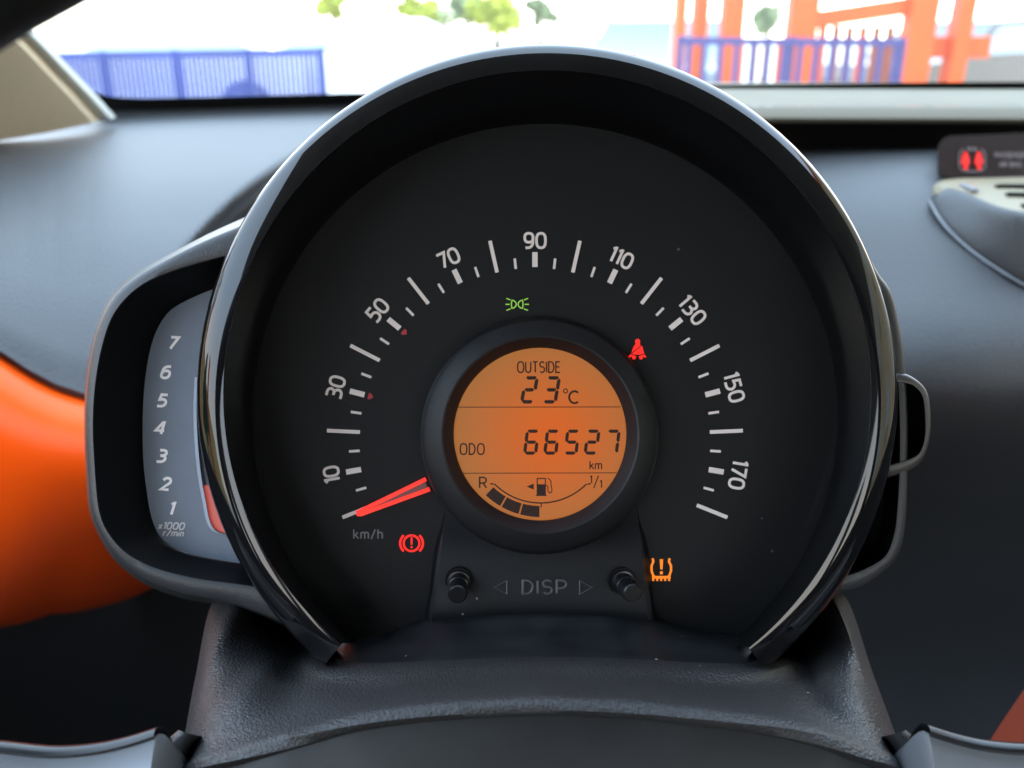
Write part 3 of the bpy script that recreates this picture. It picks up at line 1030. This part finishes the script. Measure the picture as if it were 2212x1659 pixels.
SEG = {'a': ((.08, 1), (.92, 1)), 'b': ((1, .95), (1, .53)), 'c': ((1, .47), (1, .05)), 'd': ((.08, 0), (.92, 0)), 'e': ((0, .47), (0, .05)), 'f': ((0, .95), (0, .53)), 'g': ((.12, .5), (.88, .5))}
DIG = {'2': 'abged', '3': 'abgcd', '6': 'afgedc', '5': 'afgcd', '7': 'abc'}
def seg_digit(ch, x0, x1, y0, y1, w, slant):
    mb = MB()
    W_, H_ = x1 - x0 - slant - w, y1 - y0 - w
    for s in DIG[ch]:
        (ax, ay), (bx, by) = SEG[s]
        def mp(u, v):
            return (x0 + w / 2 + u * W_ + slant * v, y1 - w / 2 - v * H_)
        a, b = Vector(mp(ax, ay)), Vector(mp(bx, by))
        t = (b - a).normalized()
        n_ = Vector((-t.y, t.x)) * w / 2
        c1, c2 = a + t * w * .10, b - t * w * .10
        mb.flat([tuple(q) for q in (a - t * w * .18, c1 + n_ * .95 + t * w * .3, c2 + n_ * .95 - t * w * .3, b + t * w * .18, c2 - n_ - t * w * .05, c1 - n_ + t * w * .05)], LP)
    return lcd_print(mb, 'digit')
seg_digit('2', 1123, 1164, 812.5, 872, 7.8, 9)
seg_digit('3', 1170.5, 1212, 812.5, 872, 7.8, 9)
for i, ch in enumerate('66527'):
    x = 1129.5 + i * 43.6
    seg_digit(ch, x, x + 37, 928, 982.5, 7.3, 6)
mb = MB()
mb.stroke([(1221.5 + 4.4 * math.cos(k * math.pi / 9), 844.5 + 4.4 * math.sin(k * math.pi / 9)) for k in range(18)], 2.2, LP, True)
text(mb, 'C', 1239.5, 858, 30, 4.4, LP, sx=1.25)
lcd_print(mb, 'unit_symbol')
lcd_print(MB().stroke([(986, 879.5), (1341, 879)], 1.7, LP), 'divider_line')
lcd_print(MB().stroke([(1000, 1022.3), (1332, 1021.5)], 1.7, LP), 'divider_line')
lcd_print(text(MB(), 'ODO', 1020, 970, 26, 3.1, LP, gap=.26, sx=.94), 'lettering')
lcd_print(text(MB(), 'km', 1287, 1005, 19.5, 2.7, LP, gap=.2, sx=1.05), 'lettering')
lcd_print(text(MB(), 'R', 1043.5, 1042.5, 26, 3.4, LP, sx=1.2), 'lettering')
mb = MB()
text(mb, '1', 1276.5, 1036, 18, 2.6, LP, sx=1.0)
mb.stroke([(1282.5, 1054.5), (1293, 1027)], 2.4, LP)
text(mb, '1', 1298, 1046, 18, 2.6, LP, sx=1.0)
lcd_print(mb, 'lettering')
GC = (1167.6, 945.5)
def gp(deg, r):
    a = math.radians(deg)
    return GC[0] + r * math.sin(a), GC[1] + r * math.cos(a)
mb = MB()
arcp = [gp(-45 + 90 * i / 40, 141) for i in range(41)]
mb.stroke([gp(-47.5, 147), gp(-45.2, 142.6)], 3.0, LP)
mb.stroke(arcp, 3.0, LP)
mb.stroke([gp(45.2, 142.6), gp(47.5, 147)], 3.0, LP)
mb.stroke([gp(.6, 141), gp(.6, 150)], 2.6, LP)
lcd_print(mb, 'fuel_gauge_arc')
for a0, a1 in ((-.8, -14.9), (-16.1, -29.4), (-30.6, -43.6)):
    pts = [gp(a0 + (a1 - a0) * i / 6, 147.5) for i in range(7)] + [gp(a1 + (a0 - a1) * i / 6, 171.5) for i in range(7)]
    lcd_print(MB().flat(pts, LP), 'fuel_block')
mb = MB()
mb.flat([(1137.5, 1051), (1153, 1044.5), (1153, 1057.5)], LP)
mb.stroke([(1160.5, 1069), (1160.5, 1033.5), (1178, 1033.5), (1178, 1069)], 2.4, LP)
mb.flat([(1160, 1046), (1179, 1046), (1179, 1069), (1160, 1069)], LP)
mb.stroke([(1157.5, 1070.2), (1181, 1070.2)], 2.4, LP)
mb.stroke([(1179, 1048.5), (1182.5, 1049.5), (1183.5, 1054), (1184, 1061), (1187, 1065), (1191, 1063.5), (1192.5, 1058), (1190, 1047), (1190.5, 1040), (1187, 1035.5), (1182.5, 1032.8)], 2.0, LP)
lcd_print(mb, 'fuel_pump_symbol')

# button panel under the bezel: trapezoid that bows out of the dial
pw = []
for k, (y, xl, xr, d) in enumerate(((1060, 952, 1384, .2656), (1100, 948, 1390, .2646), (1135, 943, 1395, .2636), (1160, 941, 1398, .2616), (1200, 936, 1402, .2604), (1260, 928, 1409, .2588), (1290, 923, 1412, .2584), (1312, 919, 1415, .2582), (1330, 916, 1418, .2586), (1350, 912, 1421, .2602))):
    row = []
    for i in range(31):
        t = i / 30
        x = xl + (xr - xl) * t
        sag = 12 * (2 * t - 1) ** 2 * (1 if y > 1250 else 0)
        edge_ = .0045 * (max(0, abs(2 * t - 1) - .965) / .035) ** 2
        row.append(P(x, y + sag, d + edge_))
    pw.append(row)
pan = MB().grid(pw).build('button_panel', MT['panel'], cl, 40)
def panel_depth(y):
    return lerp_table(y, [(1030, .2656), (1160, .2616), (1200, .2604), (1260, .2588), (1300, .2580)])
# raised lettering DISP and arrows
m_emb = mat('raised_dark_lettering', (0.055, 0.056, 0.06), 0.25, 0.6)
def emboss(mb, name, h=.0005):
    """raise flat strokes into small rounded ridges"""
    o = mb.build(name, m_emb, pan, 0)
    s = o.modifiers.new('raise', 'SOLIDIFY')
    s.thickness = h
    s.offset = 0
    b = o.modifiers.new('edge', 'BEVEL')
    b.width = .00016
    b.segments = 2
    return o
dpan = panel_depth(1268) - .0001
x = 1127
for ch, wd_ in (('D', 26), ('I', 3), ('S', 23), ('P', 23)):
    emboss(text(MB(), ch, x + wd_ / 2, 1268, 34, 5.2, dpan, sx=1.32 if ch != 'I' else 1.0), 'letter')
    x += wd_ + 7.5
for s_, x0 in ((-1, 1095), (1, 1252)):
    t = MB()
    a, b, c = (x0, 1254), (x0, 1284), (x0 + s_ * 27, 1269)
    t.stroke([a, b, c], 2.6, dpan - .0001, True)
    emboss(t, 'arrow_mark', .0004)
# the two push buttons
for bx, by, tx, ty in ((992, 1254, 988, 1287), (1343, 1255, 1367, 1284)):
    a, b = P(bx, by, .2592), P(tx, ty - 2, .2495)
    ax = (b - a).normalized()
    mb = MB().tube([a, a + ax * .0015, a + ax * .0016, a + ax * .0045, a + ax * .0046, b - ax * .0008, b - ax * .0003, b], [.0034, .0034, .0029, .0029, .0027, .0027, .0026, .0023], 32)
    bt = mb.build('push_button', MT['button'], cl, 40)
    MB().tube([a - ax * .0005, a + ax * .0005], .0040, 32).build('button_socket', MT['wall'], bt, 40)

# needle
mb = MB()
ND = .2643
tipc = (774.5, 1108.5)
out_l = [(931, 1061), (777.5, 1115.5), (771.5, 1114), (769, 1108.5), (771.5, 1102.5), (918, 1030.5)]
cen = [(928, 1056.5), (780, 1110.5), (775, 1110), (774.5, 1106.5), (779, 1103.6), (920, 1035)]
mb.stroke(cen, 8.8, ND)
nd = mb.build('needle', MT['needle'], cl, 0)
s = nd.modifiers.new('thick', 'SOLIDIFY'); s.thickness = .0010; s.offset = 0
MB().flat([(924, 1053), (790, 1104), (790, 1102.5), (918, 1039)], ND + .0002).build('needle_core', mat('needle_smoked_core', (0.09, 0.06, 0.06), .3, .4, emit=(.4, .02, .015), estr=.12), nd, 0)

# lit warning lamps
def lamp(mb, name, m):
    return mb.build(name, m, cl, 0)
mb = MB()
for s_, cx in ((-1, 1110.5), (1, 1124.0)):
    q = [(cx + s_ * 4.5, 648.5), (cx + s_ * 5.4, 652), (cx + s_ * 5.8, 657.3), (cx + s_ * 5.4, 662.5), (cx + s_ * 4.5, 666), (cx + s_ * .5, 665.0), (cx - s_ * 3.6, 661.5), (cx - s_ * 5, 657.3), (cx - s_ * 3.6, 653), (cx + s_ * .5, 649.5)]
    mb.stroke(q, 2.5, DP, True)
for s_ in (-1, 1):
    for (x0, y0, x1, y1) in ((14.5, 648.0, 23.5, 644.5), (16, 657.4, 25.5, 657.4), (14.5, 667, 23.5, 670.5)):
        mb.stroke([(1117.2 + s_ * x0, y0), (1117.2 + s_ * x1, y1)], 2.4, DP)
lamp(mb, 'side_light_lamp', MT['green'])

mb = MB()
bc = (889, 1173.5)
mb.stroke([(bc[0] + 17 * math.cos(k * math.pi / 20), bc[1] + 17 * math.sin(k * math.pi / 20)) for k in range(40)], 4.6, DP, True)
for s_ in (0, 180):
    mb.stroke([(bc[0] + 24.5 * math.cos(math.radians(s_ - 47 + 94 * k / 16)), bc[1] + 23.5 * math.sin(math.radians(s_ - 47 + 94 * k / 16))) for k in range(17)], 5.0, DP)
mb.flat([(886.8, 1161), (891.6, 1161), (890.8, 1177), (887.6, 1177)], DP)
mb.flat([(887, 1180), (891.4, 1180), (891.4, 1184), (887, 1184)], DP)
lamp(mb, 'brake_lamp', MT['red'])

mb = MB()
mb.flat([(1375 + 5.6 * math.cos(k * math.pi / 8), 738 + 6.0 * math.sin(k * math.pi / 8)) for k in range(16)], DP)
mb.flat([(1371, 743), (1379, 743), (1385, 748), (1387, 756), (1389, 764), (1378, 766.5), (1370, 766.5), (1361, 764), (1364, 754), (1367, 747)], DP)
mb.flat([(1360, 765), (1364, 766.5), (1372, 770), (1369, 776.5), (1364, 776), (1362, 770), (1356, 773), (1354.5, 770)], DP)
mb.flat([(1389, 765), (1385, 766.5), (1377, 770), (1380, 776.5), (1385, 776), (1387, 770), (1392, 773), (1393.5, 770)], DP)
for v_ in mb.v:
    v_.x += 2.5 * DP / F
bl = lamp(mb, 'seat_belt_lamp', MT['red'])
mb = MB()
mb.stroke([(1362, 763), (1374, 754), (1388, 740.5)], 2.0, DP - .00008)
mb.stroke([(1361, 766), (1370, 766.8), (1379, 766.8), (1388, 766)], 1.6, DP - .00008)
for v_ in mb.v:
    v_.x += 2.5 * DP / F
mb.build('belt_line', MT['dial'], bl, 0)

mb = MB()
mb.stroke([(1409.5, 1206), (1411.5, 1213), (1407.5, 1222), (1407.5, 1233), (1411, 1243), (1415, 1247)], 5.0, DP)
mb.stroke([(1446.5, 1206), (1445.0, 1213), (1449.5, 1222), (1449.5, 1233), (1446, 1243), (1442, 1247)], 5.0, DP)
mb.stroke([(1408.5, 1247), (1448.5, 1247)], 6.0, DP)
for k in range(5):
    x = 1411 + k * 8.6
    mb.stroke([(x, 1249), (x, 1255)], 4.6, DP)
mb.flat([(1425, 1208), (1432.5, 1208), (1431.2, 1230), (1426.4, 1230)], DP)
mb.flat([(1425.6, 1234), (1431.8, 1234), (1431.8, 1240.5), (1425.6, 1240.5)], DP)
lamp(mb, 'tyre_pressure_lamp', MT['amber'])

# apron: the sill that closes the ring at the bottom
apt = cr([(700, 1440, 0), (720, 1412, 0), (752, 1388, 0), (830, 1368, 0), (915, 1346, 0), (1040, 1331, 0), (1170, 1326, 0), (1300, 1331, 0), (1422, 1346, 0), (1520, 1364, 0), (1600, 1380, 0), (1650, 1410, 0), (1668, 1440, 0)], 60)
apb = cr([(716, 1453, 0), (735, 1452, 0), (775, 1450, 0), (850, 1445, 0), (930, 1440, 0), (1040, 1435, 0), (1170, 1432, 0), (1300, 1434, 0), (1420, 1438, 0), (1520, 1442, 0), (1590, 1445, 0), (1632, 1447, 0), (1652, 1449, 0)], 60)
cols = []
for a, b in zip(apt, apb):
    e = abs(a.x - 1175) / 500
    da = .2655 - .012 * max(0, e - .8) / .2 - .0072 * (1 - sstep(225, 330, abs(a.x - 1168)))
    cols.append(cr([P(a.x, a.y - 10, da + .006), P(a.x, a.y, da), P(a.x * .72 + b.x * .28, a.y * .72 + b.y * .28, .2530), P(a.x * .35 + b.x * .65, a.y * .35 + b.y * .65, .2455), P(b.x, b.y, .2380), P(b.x, b.y + 22, .2400)], 16))
MB().grid(cols).build('apron', MT['apron'], cl, 50)

# ---- tachometer pod at the left
po = [(560, 470), (524, 485), (440, 520), (354, 563), (290, 600), (248, 637), (212, 710), (194, 790), (187, 860), (186, 930), (190, 1020), (198, 1106), (219, 1158), (250, 1204), (312, 1252), (400, 1284), (489, 1300), (556, 1322), (610, 1345)]
pi_ = [(520, 545), (485, 555), (420, 572), (354, 594), (310, 615), (272, 646), (241, 690), (219, 760), (206, 840), (202, 908), (204, 980), (216, 1106), (230, 1143), (269, 1190), (325, 1222), (425, 1249), (500, 1259), (531, 1263), (600, 1275)]
pf = [(560, 598), (500, 612), (457, 626), (405, 648), (366, 672), (342, 706), (327, 745), (316, 800), (310, 860), (308, 943), (310, 1000), (316, 1055), (328, 1120), (347, 1160), (389, 1189), (440, 1203), (500, 1214), (560, 1222), (620, 1230)]
N = 70
O_, I_, Fc = (cr([(x, y, 0) for x, y in c], N) for c in (po, pi_, pf))
def lay(c, d, k=0.0, ref=None):
    return [P(p.x + ((q.x - p.x) * k if ref else 0), p.y + ((q.y - p.y) * k if ref else 0), d) for p, q in zip(c, ref or c)]
rows = [lay(O_, .300, -.25, I_), lay(O_, .262, -.02, I_), lay(O_, .2462), lay(O_, .2450, .03, I_), lay(O_, .2444, .10, I_), lay(O_, .2438, .45, I_), lay(O_, .2437, .90, I_), lay(O_, .2439, .97, I_), lay(I_, .2446)]
pod = MB().grid(rows).build('tachometer_pod', MT['pod'], cl, 50)
rows = [lay(I_, .2446), lay(I_, .2460, .02, Fc), lay(I_, .2540, .55, Fc), lay(I_, .2600, .94, Fc), lay(Fc, .2615)]
MB().grid(rows).build('pod_inside', MT['wall'], pod, 40)
TD = .2605
face = MB()
def ring_x(y, r=728):
    return 1182 - math.sqrt(r * r - (y - 856) ** 2)
fl = [p for p in Fc if p.x < ring_x(p.y)]
ya, yb = fl[0].y, fl[-1].y
face.poly([P(p.x, p.y, TD) for p in fl] + [P(ring_x(yb + (ya - yb) * k / 20), yb + (ya - yb) * k / 20, TD) for k in range(21)])
face.build('tachometer_face', MT['tface'], pod, 0)
for ch, x, y in (('7', 374, 741), ('6', 359, 804), ('5', 351, 865), ('4', 347, 925), ('3', 350, 985), ('2', 359, 1045), ('1', 371, 1099)):
    text(MB(), ch, x, y, 31, 6.0, TD - .0003, 3, sx=1.18, shear=.22).build('tachometer_numeral', MT['print2'], pod, 0)
mb = text(MB(), 'x1000', 371, 1136, 17, 3.2, TD - .0003, 2, sx=1.12, gap=.26, shear=.2)
text(mb, 'r/min', 375, 1152, 15, 2.8, TD - .0003, 2, sx=1.2, gap=.26, shear=.2)
mb.build('tachometer_lettering', mat('tachometer_dim_print', (0.72, 0.70, 0.72), .6, .2), pod, 0)
# the tachometer's red level bar peeping out from behind the ring
bb_ = cr([(424, 815, 0), (421, 880, 0), (424, 960, 0), (431, 1030, 0), (441, 1085, 0), (450, 1128, 0), (462, 1147, 0), (490, 1156, 0), (560, 1158, 0)], 60)
bb = [p for p in bb_ if p.x + 6 < ring_x(p.y)]
MB().grid([[P(p.x - 3.5, p.y, TD - .0006) for p in bb], [P(p.x + 3.5, p.y - 1, TD - .0016) for p in bb], [P(p.x + 5, p.y - 2, TD - .0006) for p in bb]]).build('level_frame', mat('level_frame_grey', (0.42, 0.46, 0.54), .4, .4), pod, 40)
rb_ = [p for p in bb if p.y > 1045]
mb = MB()
ye = rb_[-1].y - 3
mb.poly([P(p.x + 5, p.y - 3, TD - .0005) for p in rb_] + [P(ring_x(ye + (1045 - ye) * k / 10), ye + (1045 - ye) * k / 10, TD - .0005) for k in range(11)])
mb.build('level_bar', MT['pinkred'], pod, 0)

# ---- pod at the right, mostly hidden behind the ring
ro = [(1840, 480), (1870, 540), (1901, 596), (1918, 618), (1930, 645), (1940, 690), (1948, 735), (1955, 790), (1959, 850), (1961, 940), (1960, 1021), (1958, 1090), (1955, 1135), (1944, 1190), (1928, 1216), (1908, 1234), (1859, 1267), (1810, 1281), (1760, 1300)]
ri = [(1800, 520), (1840, 590), (1880, 625), (1902, 650), (1915, 675), (1924, 715), (1931, 755), (1937, 800), (1941, 860), (1943, 940), (1942, 1021), (1938, 1090), (1933, 1142), (1919, 1189), (1907, 1205), (1887, 1218), (1855, 1233), (1824, 1243), (1770, 1262)]
O_, I_ = (cr([(x, y, 0) for x, y in c], N) for c in (ro, ri))
rows = [lay(O_, .310, .5, I_), lay(O_, .268, .02, I_), lay(O_, .2482), lay(O_, .2468, .06, I_), lay(O_, .2462, .20, I_), lay(O_, .2458, .55, I_), lay(O_, .2460, .92, I_), lay(I_, .2470), lay(I_, .2490, -.0, O_)]
rp = MB().grid(rows).build('side_pod', MT['pod'], cl, 50)
mb = MB()
inn = [P(p.x - 30, p.y * .97 + 27, .268) for p in I_]
mb.grid([lay(I_, .2490), inn, [Vector((P(1780, 900, .268).x, .268, p.z)) for p in inn]])
mb.build('side_pod_inside', MT['wall'], rp, 40)
# small hooded pocket
so = [(1905, 797), (1938, 803), (1958, 808), (1975, 817), (1993, 832), (2003, 848), (2008, 870), (2010, 925), (2006, 955), (2000, 977), (1990, 996), (1974, 1010), (1950, 1022), (1925, 1030), (1900, 1036)]
si = [(1905, 820), (1938, 826), (1955, 828), (1968, 831), (1981, 840), (1991, 853), (1996, 874), (1999, 925), (1997, 948), (1992, 966), (1984, 980), (1968, 990), (1948, 997), (1923, 1004), (1900, 1009)]
O_, I_ = (cr([(x, y, 0) for x, y in c], 50) for c in (so, si))
rows = [lay(O_, .300, .4, I_), lay(O_, .256, .02, I_), lay(O_, .2474), lay(O_, .2462, .06, I_), lay(O_, .2457, .2, I_), lay(O_, .2454, .6, I_), lay(O_, .2455, .92, I_), lay(I_, .2462), lay(I_, .2490, -.02, O_)]
m_pk = grain(mat('pocket_plastic', (0.060, 0.056, 0.052), 0.36, 0.5), 1800, 0.3, 0.0001)
pk = MB().grid(rows).build('side_pocket', m_pk, cl, 50)
mb = MB()
mb.grid([lay(I_, .2490), [P(p.x - 8, p.y * .97 + 27, .275) for p in I_], [P(1900, p.y * .95 + 46, .275) for p in I_]])
mb.build('pocket_inside', MT['wall'], pk, 40)

# =====================================================================================================
#  STEERING COLUMN SHROUD
# =====================================================================================================
sh = thing('steering_column_shroud', 'grained dark plastic steering column shroud below the dial', 'column shroud', P(1170, 1600, .22))
# columns of the surface, from left flank to right flank:  top edge, middle, lip
cs = [
    # (top) , (mid), (lip)  as (x, y, d)
    ((462, 1296, .300), (420, 1480, .262), (372, 1700, .240)),
    ((470, 1298, .285), (424, 1510, .244), (378, 1690, .224)),
    ((484, 1300, .276), (436, 1530, .232), (392, 1680, .215)),
    ((520, 1300, .270), (470, 1530, .224), (430, 1660, .208)),
    ((575, 1318, .282), (535, 1500, .226), (500, 1640, .206)),
    ((632, 1392, .276), (622, 1492, .236), (600, 1612, .205)),
    ((690, 1443, .2405), (690, 1498, .2285), (680, 1589, .205)),
    ((780, 1444, .2365), (775, 1495, .2265), (775, 1564, .205)),
    ((900, 1438, .2355), (900, 1480, .2255), (900, 1545, .205)),
    ((1040, 1432, .2350), (1040, 1474, .2250), (1040, 1534, .205)),
    ((1180, 1428, .2350), (1180, 1470, .2250), (1180, 1529, .205)),
    ((1320, 1431, .2350), (1320, 1474, .2250), (1320, 1534, .205)),
    ((1440, 1436, .2355), (1445, 1480, .2255), (1450, 1546, .205)),
    ((1560, 1440, .2365), (1572, 1495, .2265), (1580, 1562, .205)),
    ((1676, 1443, .2405), (1680, 1505, .2275), (1700, 1581, .205)),
    ((1728, 1396, .276), (1752, 1500, .234), (1790, 1606, .205)),
    ((1766, 1330, .282), (1800, 1510, .226), (1850, 1628, .206)),
    ((1796, 1292, .270), (1850, 1520, .224), (1915, 1650, .208)),
    ((1808, 1288, .278), (1874, 1515, .232), (1950, 1670, .215)),
    ((1814, 1286, .288), (1886, 1500, .244), (1972, 1690, .224)),
    ((1822, 1284, .302), (1892, 1480, .262), (1980, 1700, .240)),
]
cs = [(a, (b[0], b[1] - 8, b[2]), (c[0], c[1] - 18, c[2])) for a, b, c in cs]
tops_ = cr([P(*c[0]) for c in cs], 130)
mids_ = cr([P(*c[1]) for c in cs], 130)
lips_ = cr([P(*c[2]) for c in cs], 130)
cols = []
for a, b, c in zip(tops_, mids_, lips_):
    back = a + Vector((0, .03, -.004))
    under1 = c + Vector((0, -.0016, -.0012))
    under2 = c + Vector((0, -.0010, -.0032))
    under3 = c + Vector((0, .0030, -.0044))
    cols.append(cr([back, a, b, c + Vector((0, .003, .0002)), c, under1, under2, under3], 38))
MB().grid(cols).build('shroud_skin', MT['shroud'], sh, 60)
# smooth face that drops from below the lip
rows = []
for k, (dy, dz) in enumerate(((.0022, -.0036), (.0008, -.008), (-.001, -.018), (-.0015, -.035), (.004, -.06))):
    rows.append([p + Vector((0, dy, dz)) for p in lips_[8:-8]])
MB().grid(rows).build('front_face', MT['apron'], sh, 60)
# =====================================================================================================
#  STALKS, STEERING WHEEL
# =====================================================================================================
def stalk(name, label, side):
    root = thing(name, label, 'stalk', P(1106 + side * 850, 1640, .21), group='column stalks')
    X = (lambda x: x) if side < 0 else (lambda x: 2342 - x)
    # body: broad flattened lever with a dark upper edge
    def roll(a, k):
        """the lever's end rounds off and away"""
        s_ = 1 if side < 0 else -1
        return [a + Vector((s_ * x, y, z)) for x, y, z in ((0, 0, 0), (.0007, .0008, -.0006), (.0009, .0035, -.0028), (.0006, .010, -.008))][k]
    tp_ = cr([(-420, 1572, 0), (-150, 1598, 0), (0, 1612, 0), (110, 1622, 0), (210, 1614, 0), (280, 1598, 0), (336, 1580, 0)], 40)
    base_pts = [P(X(p.x), p.y - (0 if side < 0 else 6), .200) for p in tp_]
    base_pts += [roll(base_pts[-1], k) for k in (1, 2, 3)]
    secs = []
    for a in base_pts:
        secs.append([a + Vector((0, .024, -.030)), a + Vector((0, .014, -.012)), a + Vector((0, .006, -.0042)), a + Vector((0, .0008, -.0006)), a + Vector((0, -.0004, -.0018)), a + Vector((0, -.003, -.008)), a + Vector((0, -.004, -.016)), a + Vector((0, .004, -.028))])
    secs = [cr(s_, 24) for s_ in secs]
    b = MB().grid(secs)
    b.poly(secs[-1] if side < 0 else list(reversed(secs[-1])))
    body = b.build('lever', MT['silver'], root, 50)
    secs2 = []
    for a in base_pts[:40]:
        secs2.append([a + Vector((0, .010, -.0060)), a + Vector((0, .004, -.0004)), a + Vector((0, -.0002, .0006)), a + Vector((0, -.0012, -.0006)), a + Vector((0, -.0002, -.0016))])
    MB().grid([cr(s_, 12) for s_ in secs2]).build('lever_edge', MT['button'], body, 50)
    # collar between lever and shroud
    cc = cr([(345, 1730, 0), (347, 1680, 0), (351, 1640, 0), (358, 1612, 0), (369, 1592, 0), (386, 1577, 0)], 24)
    sg = 1 if side < 0 else -1
    rr = []
    for p in cc:
        x = X(p.x)
        rr.append([P(x, p.y + 1, .224), P(x, p.y, .2165), P(x + 4 * sg, p.y + 2, .2150), P(x + 20 * sg, p.y + 7, .2142), P(x + 40 * sg, p.y + 12, .2150), P(x + 56 * sg, p.y + 14, .222)])
    MB().grid([cr(s_, 14) for s_ in rr]).build('collar', MT['pod'], root, 60)
    return root
stalk('column_stalk', 'silver grey column stalk at the lower left', -1)
stalk('column_stalk', 'silver grey column stalk at the lower right', 1)

wc = P(1548, 2672, .120)
whl = thing('steering_wheel', 'dark blurred steering wheel rim crossing the upper left corner', 'steering wheel', wc)
rr = []
RM, RT = 3030 * .120 / F + .014, .014
for i in range(120):
    a = 2 * math.pi * i / 120
    u = Vector((math.cos(a), 0, math.sin(a)))
    rr.append([wc + u * (RM + RT * math.cos(2 * math.pi * k / 20)) + Vector((0, RT * math.sin(2 * math.pi * k / 20), 0)) for k in range(20)])
MB().grid(rr, close_u=True, close_v=True).build('rim', MT['rim'], whl, 60)
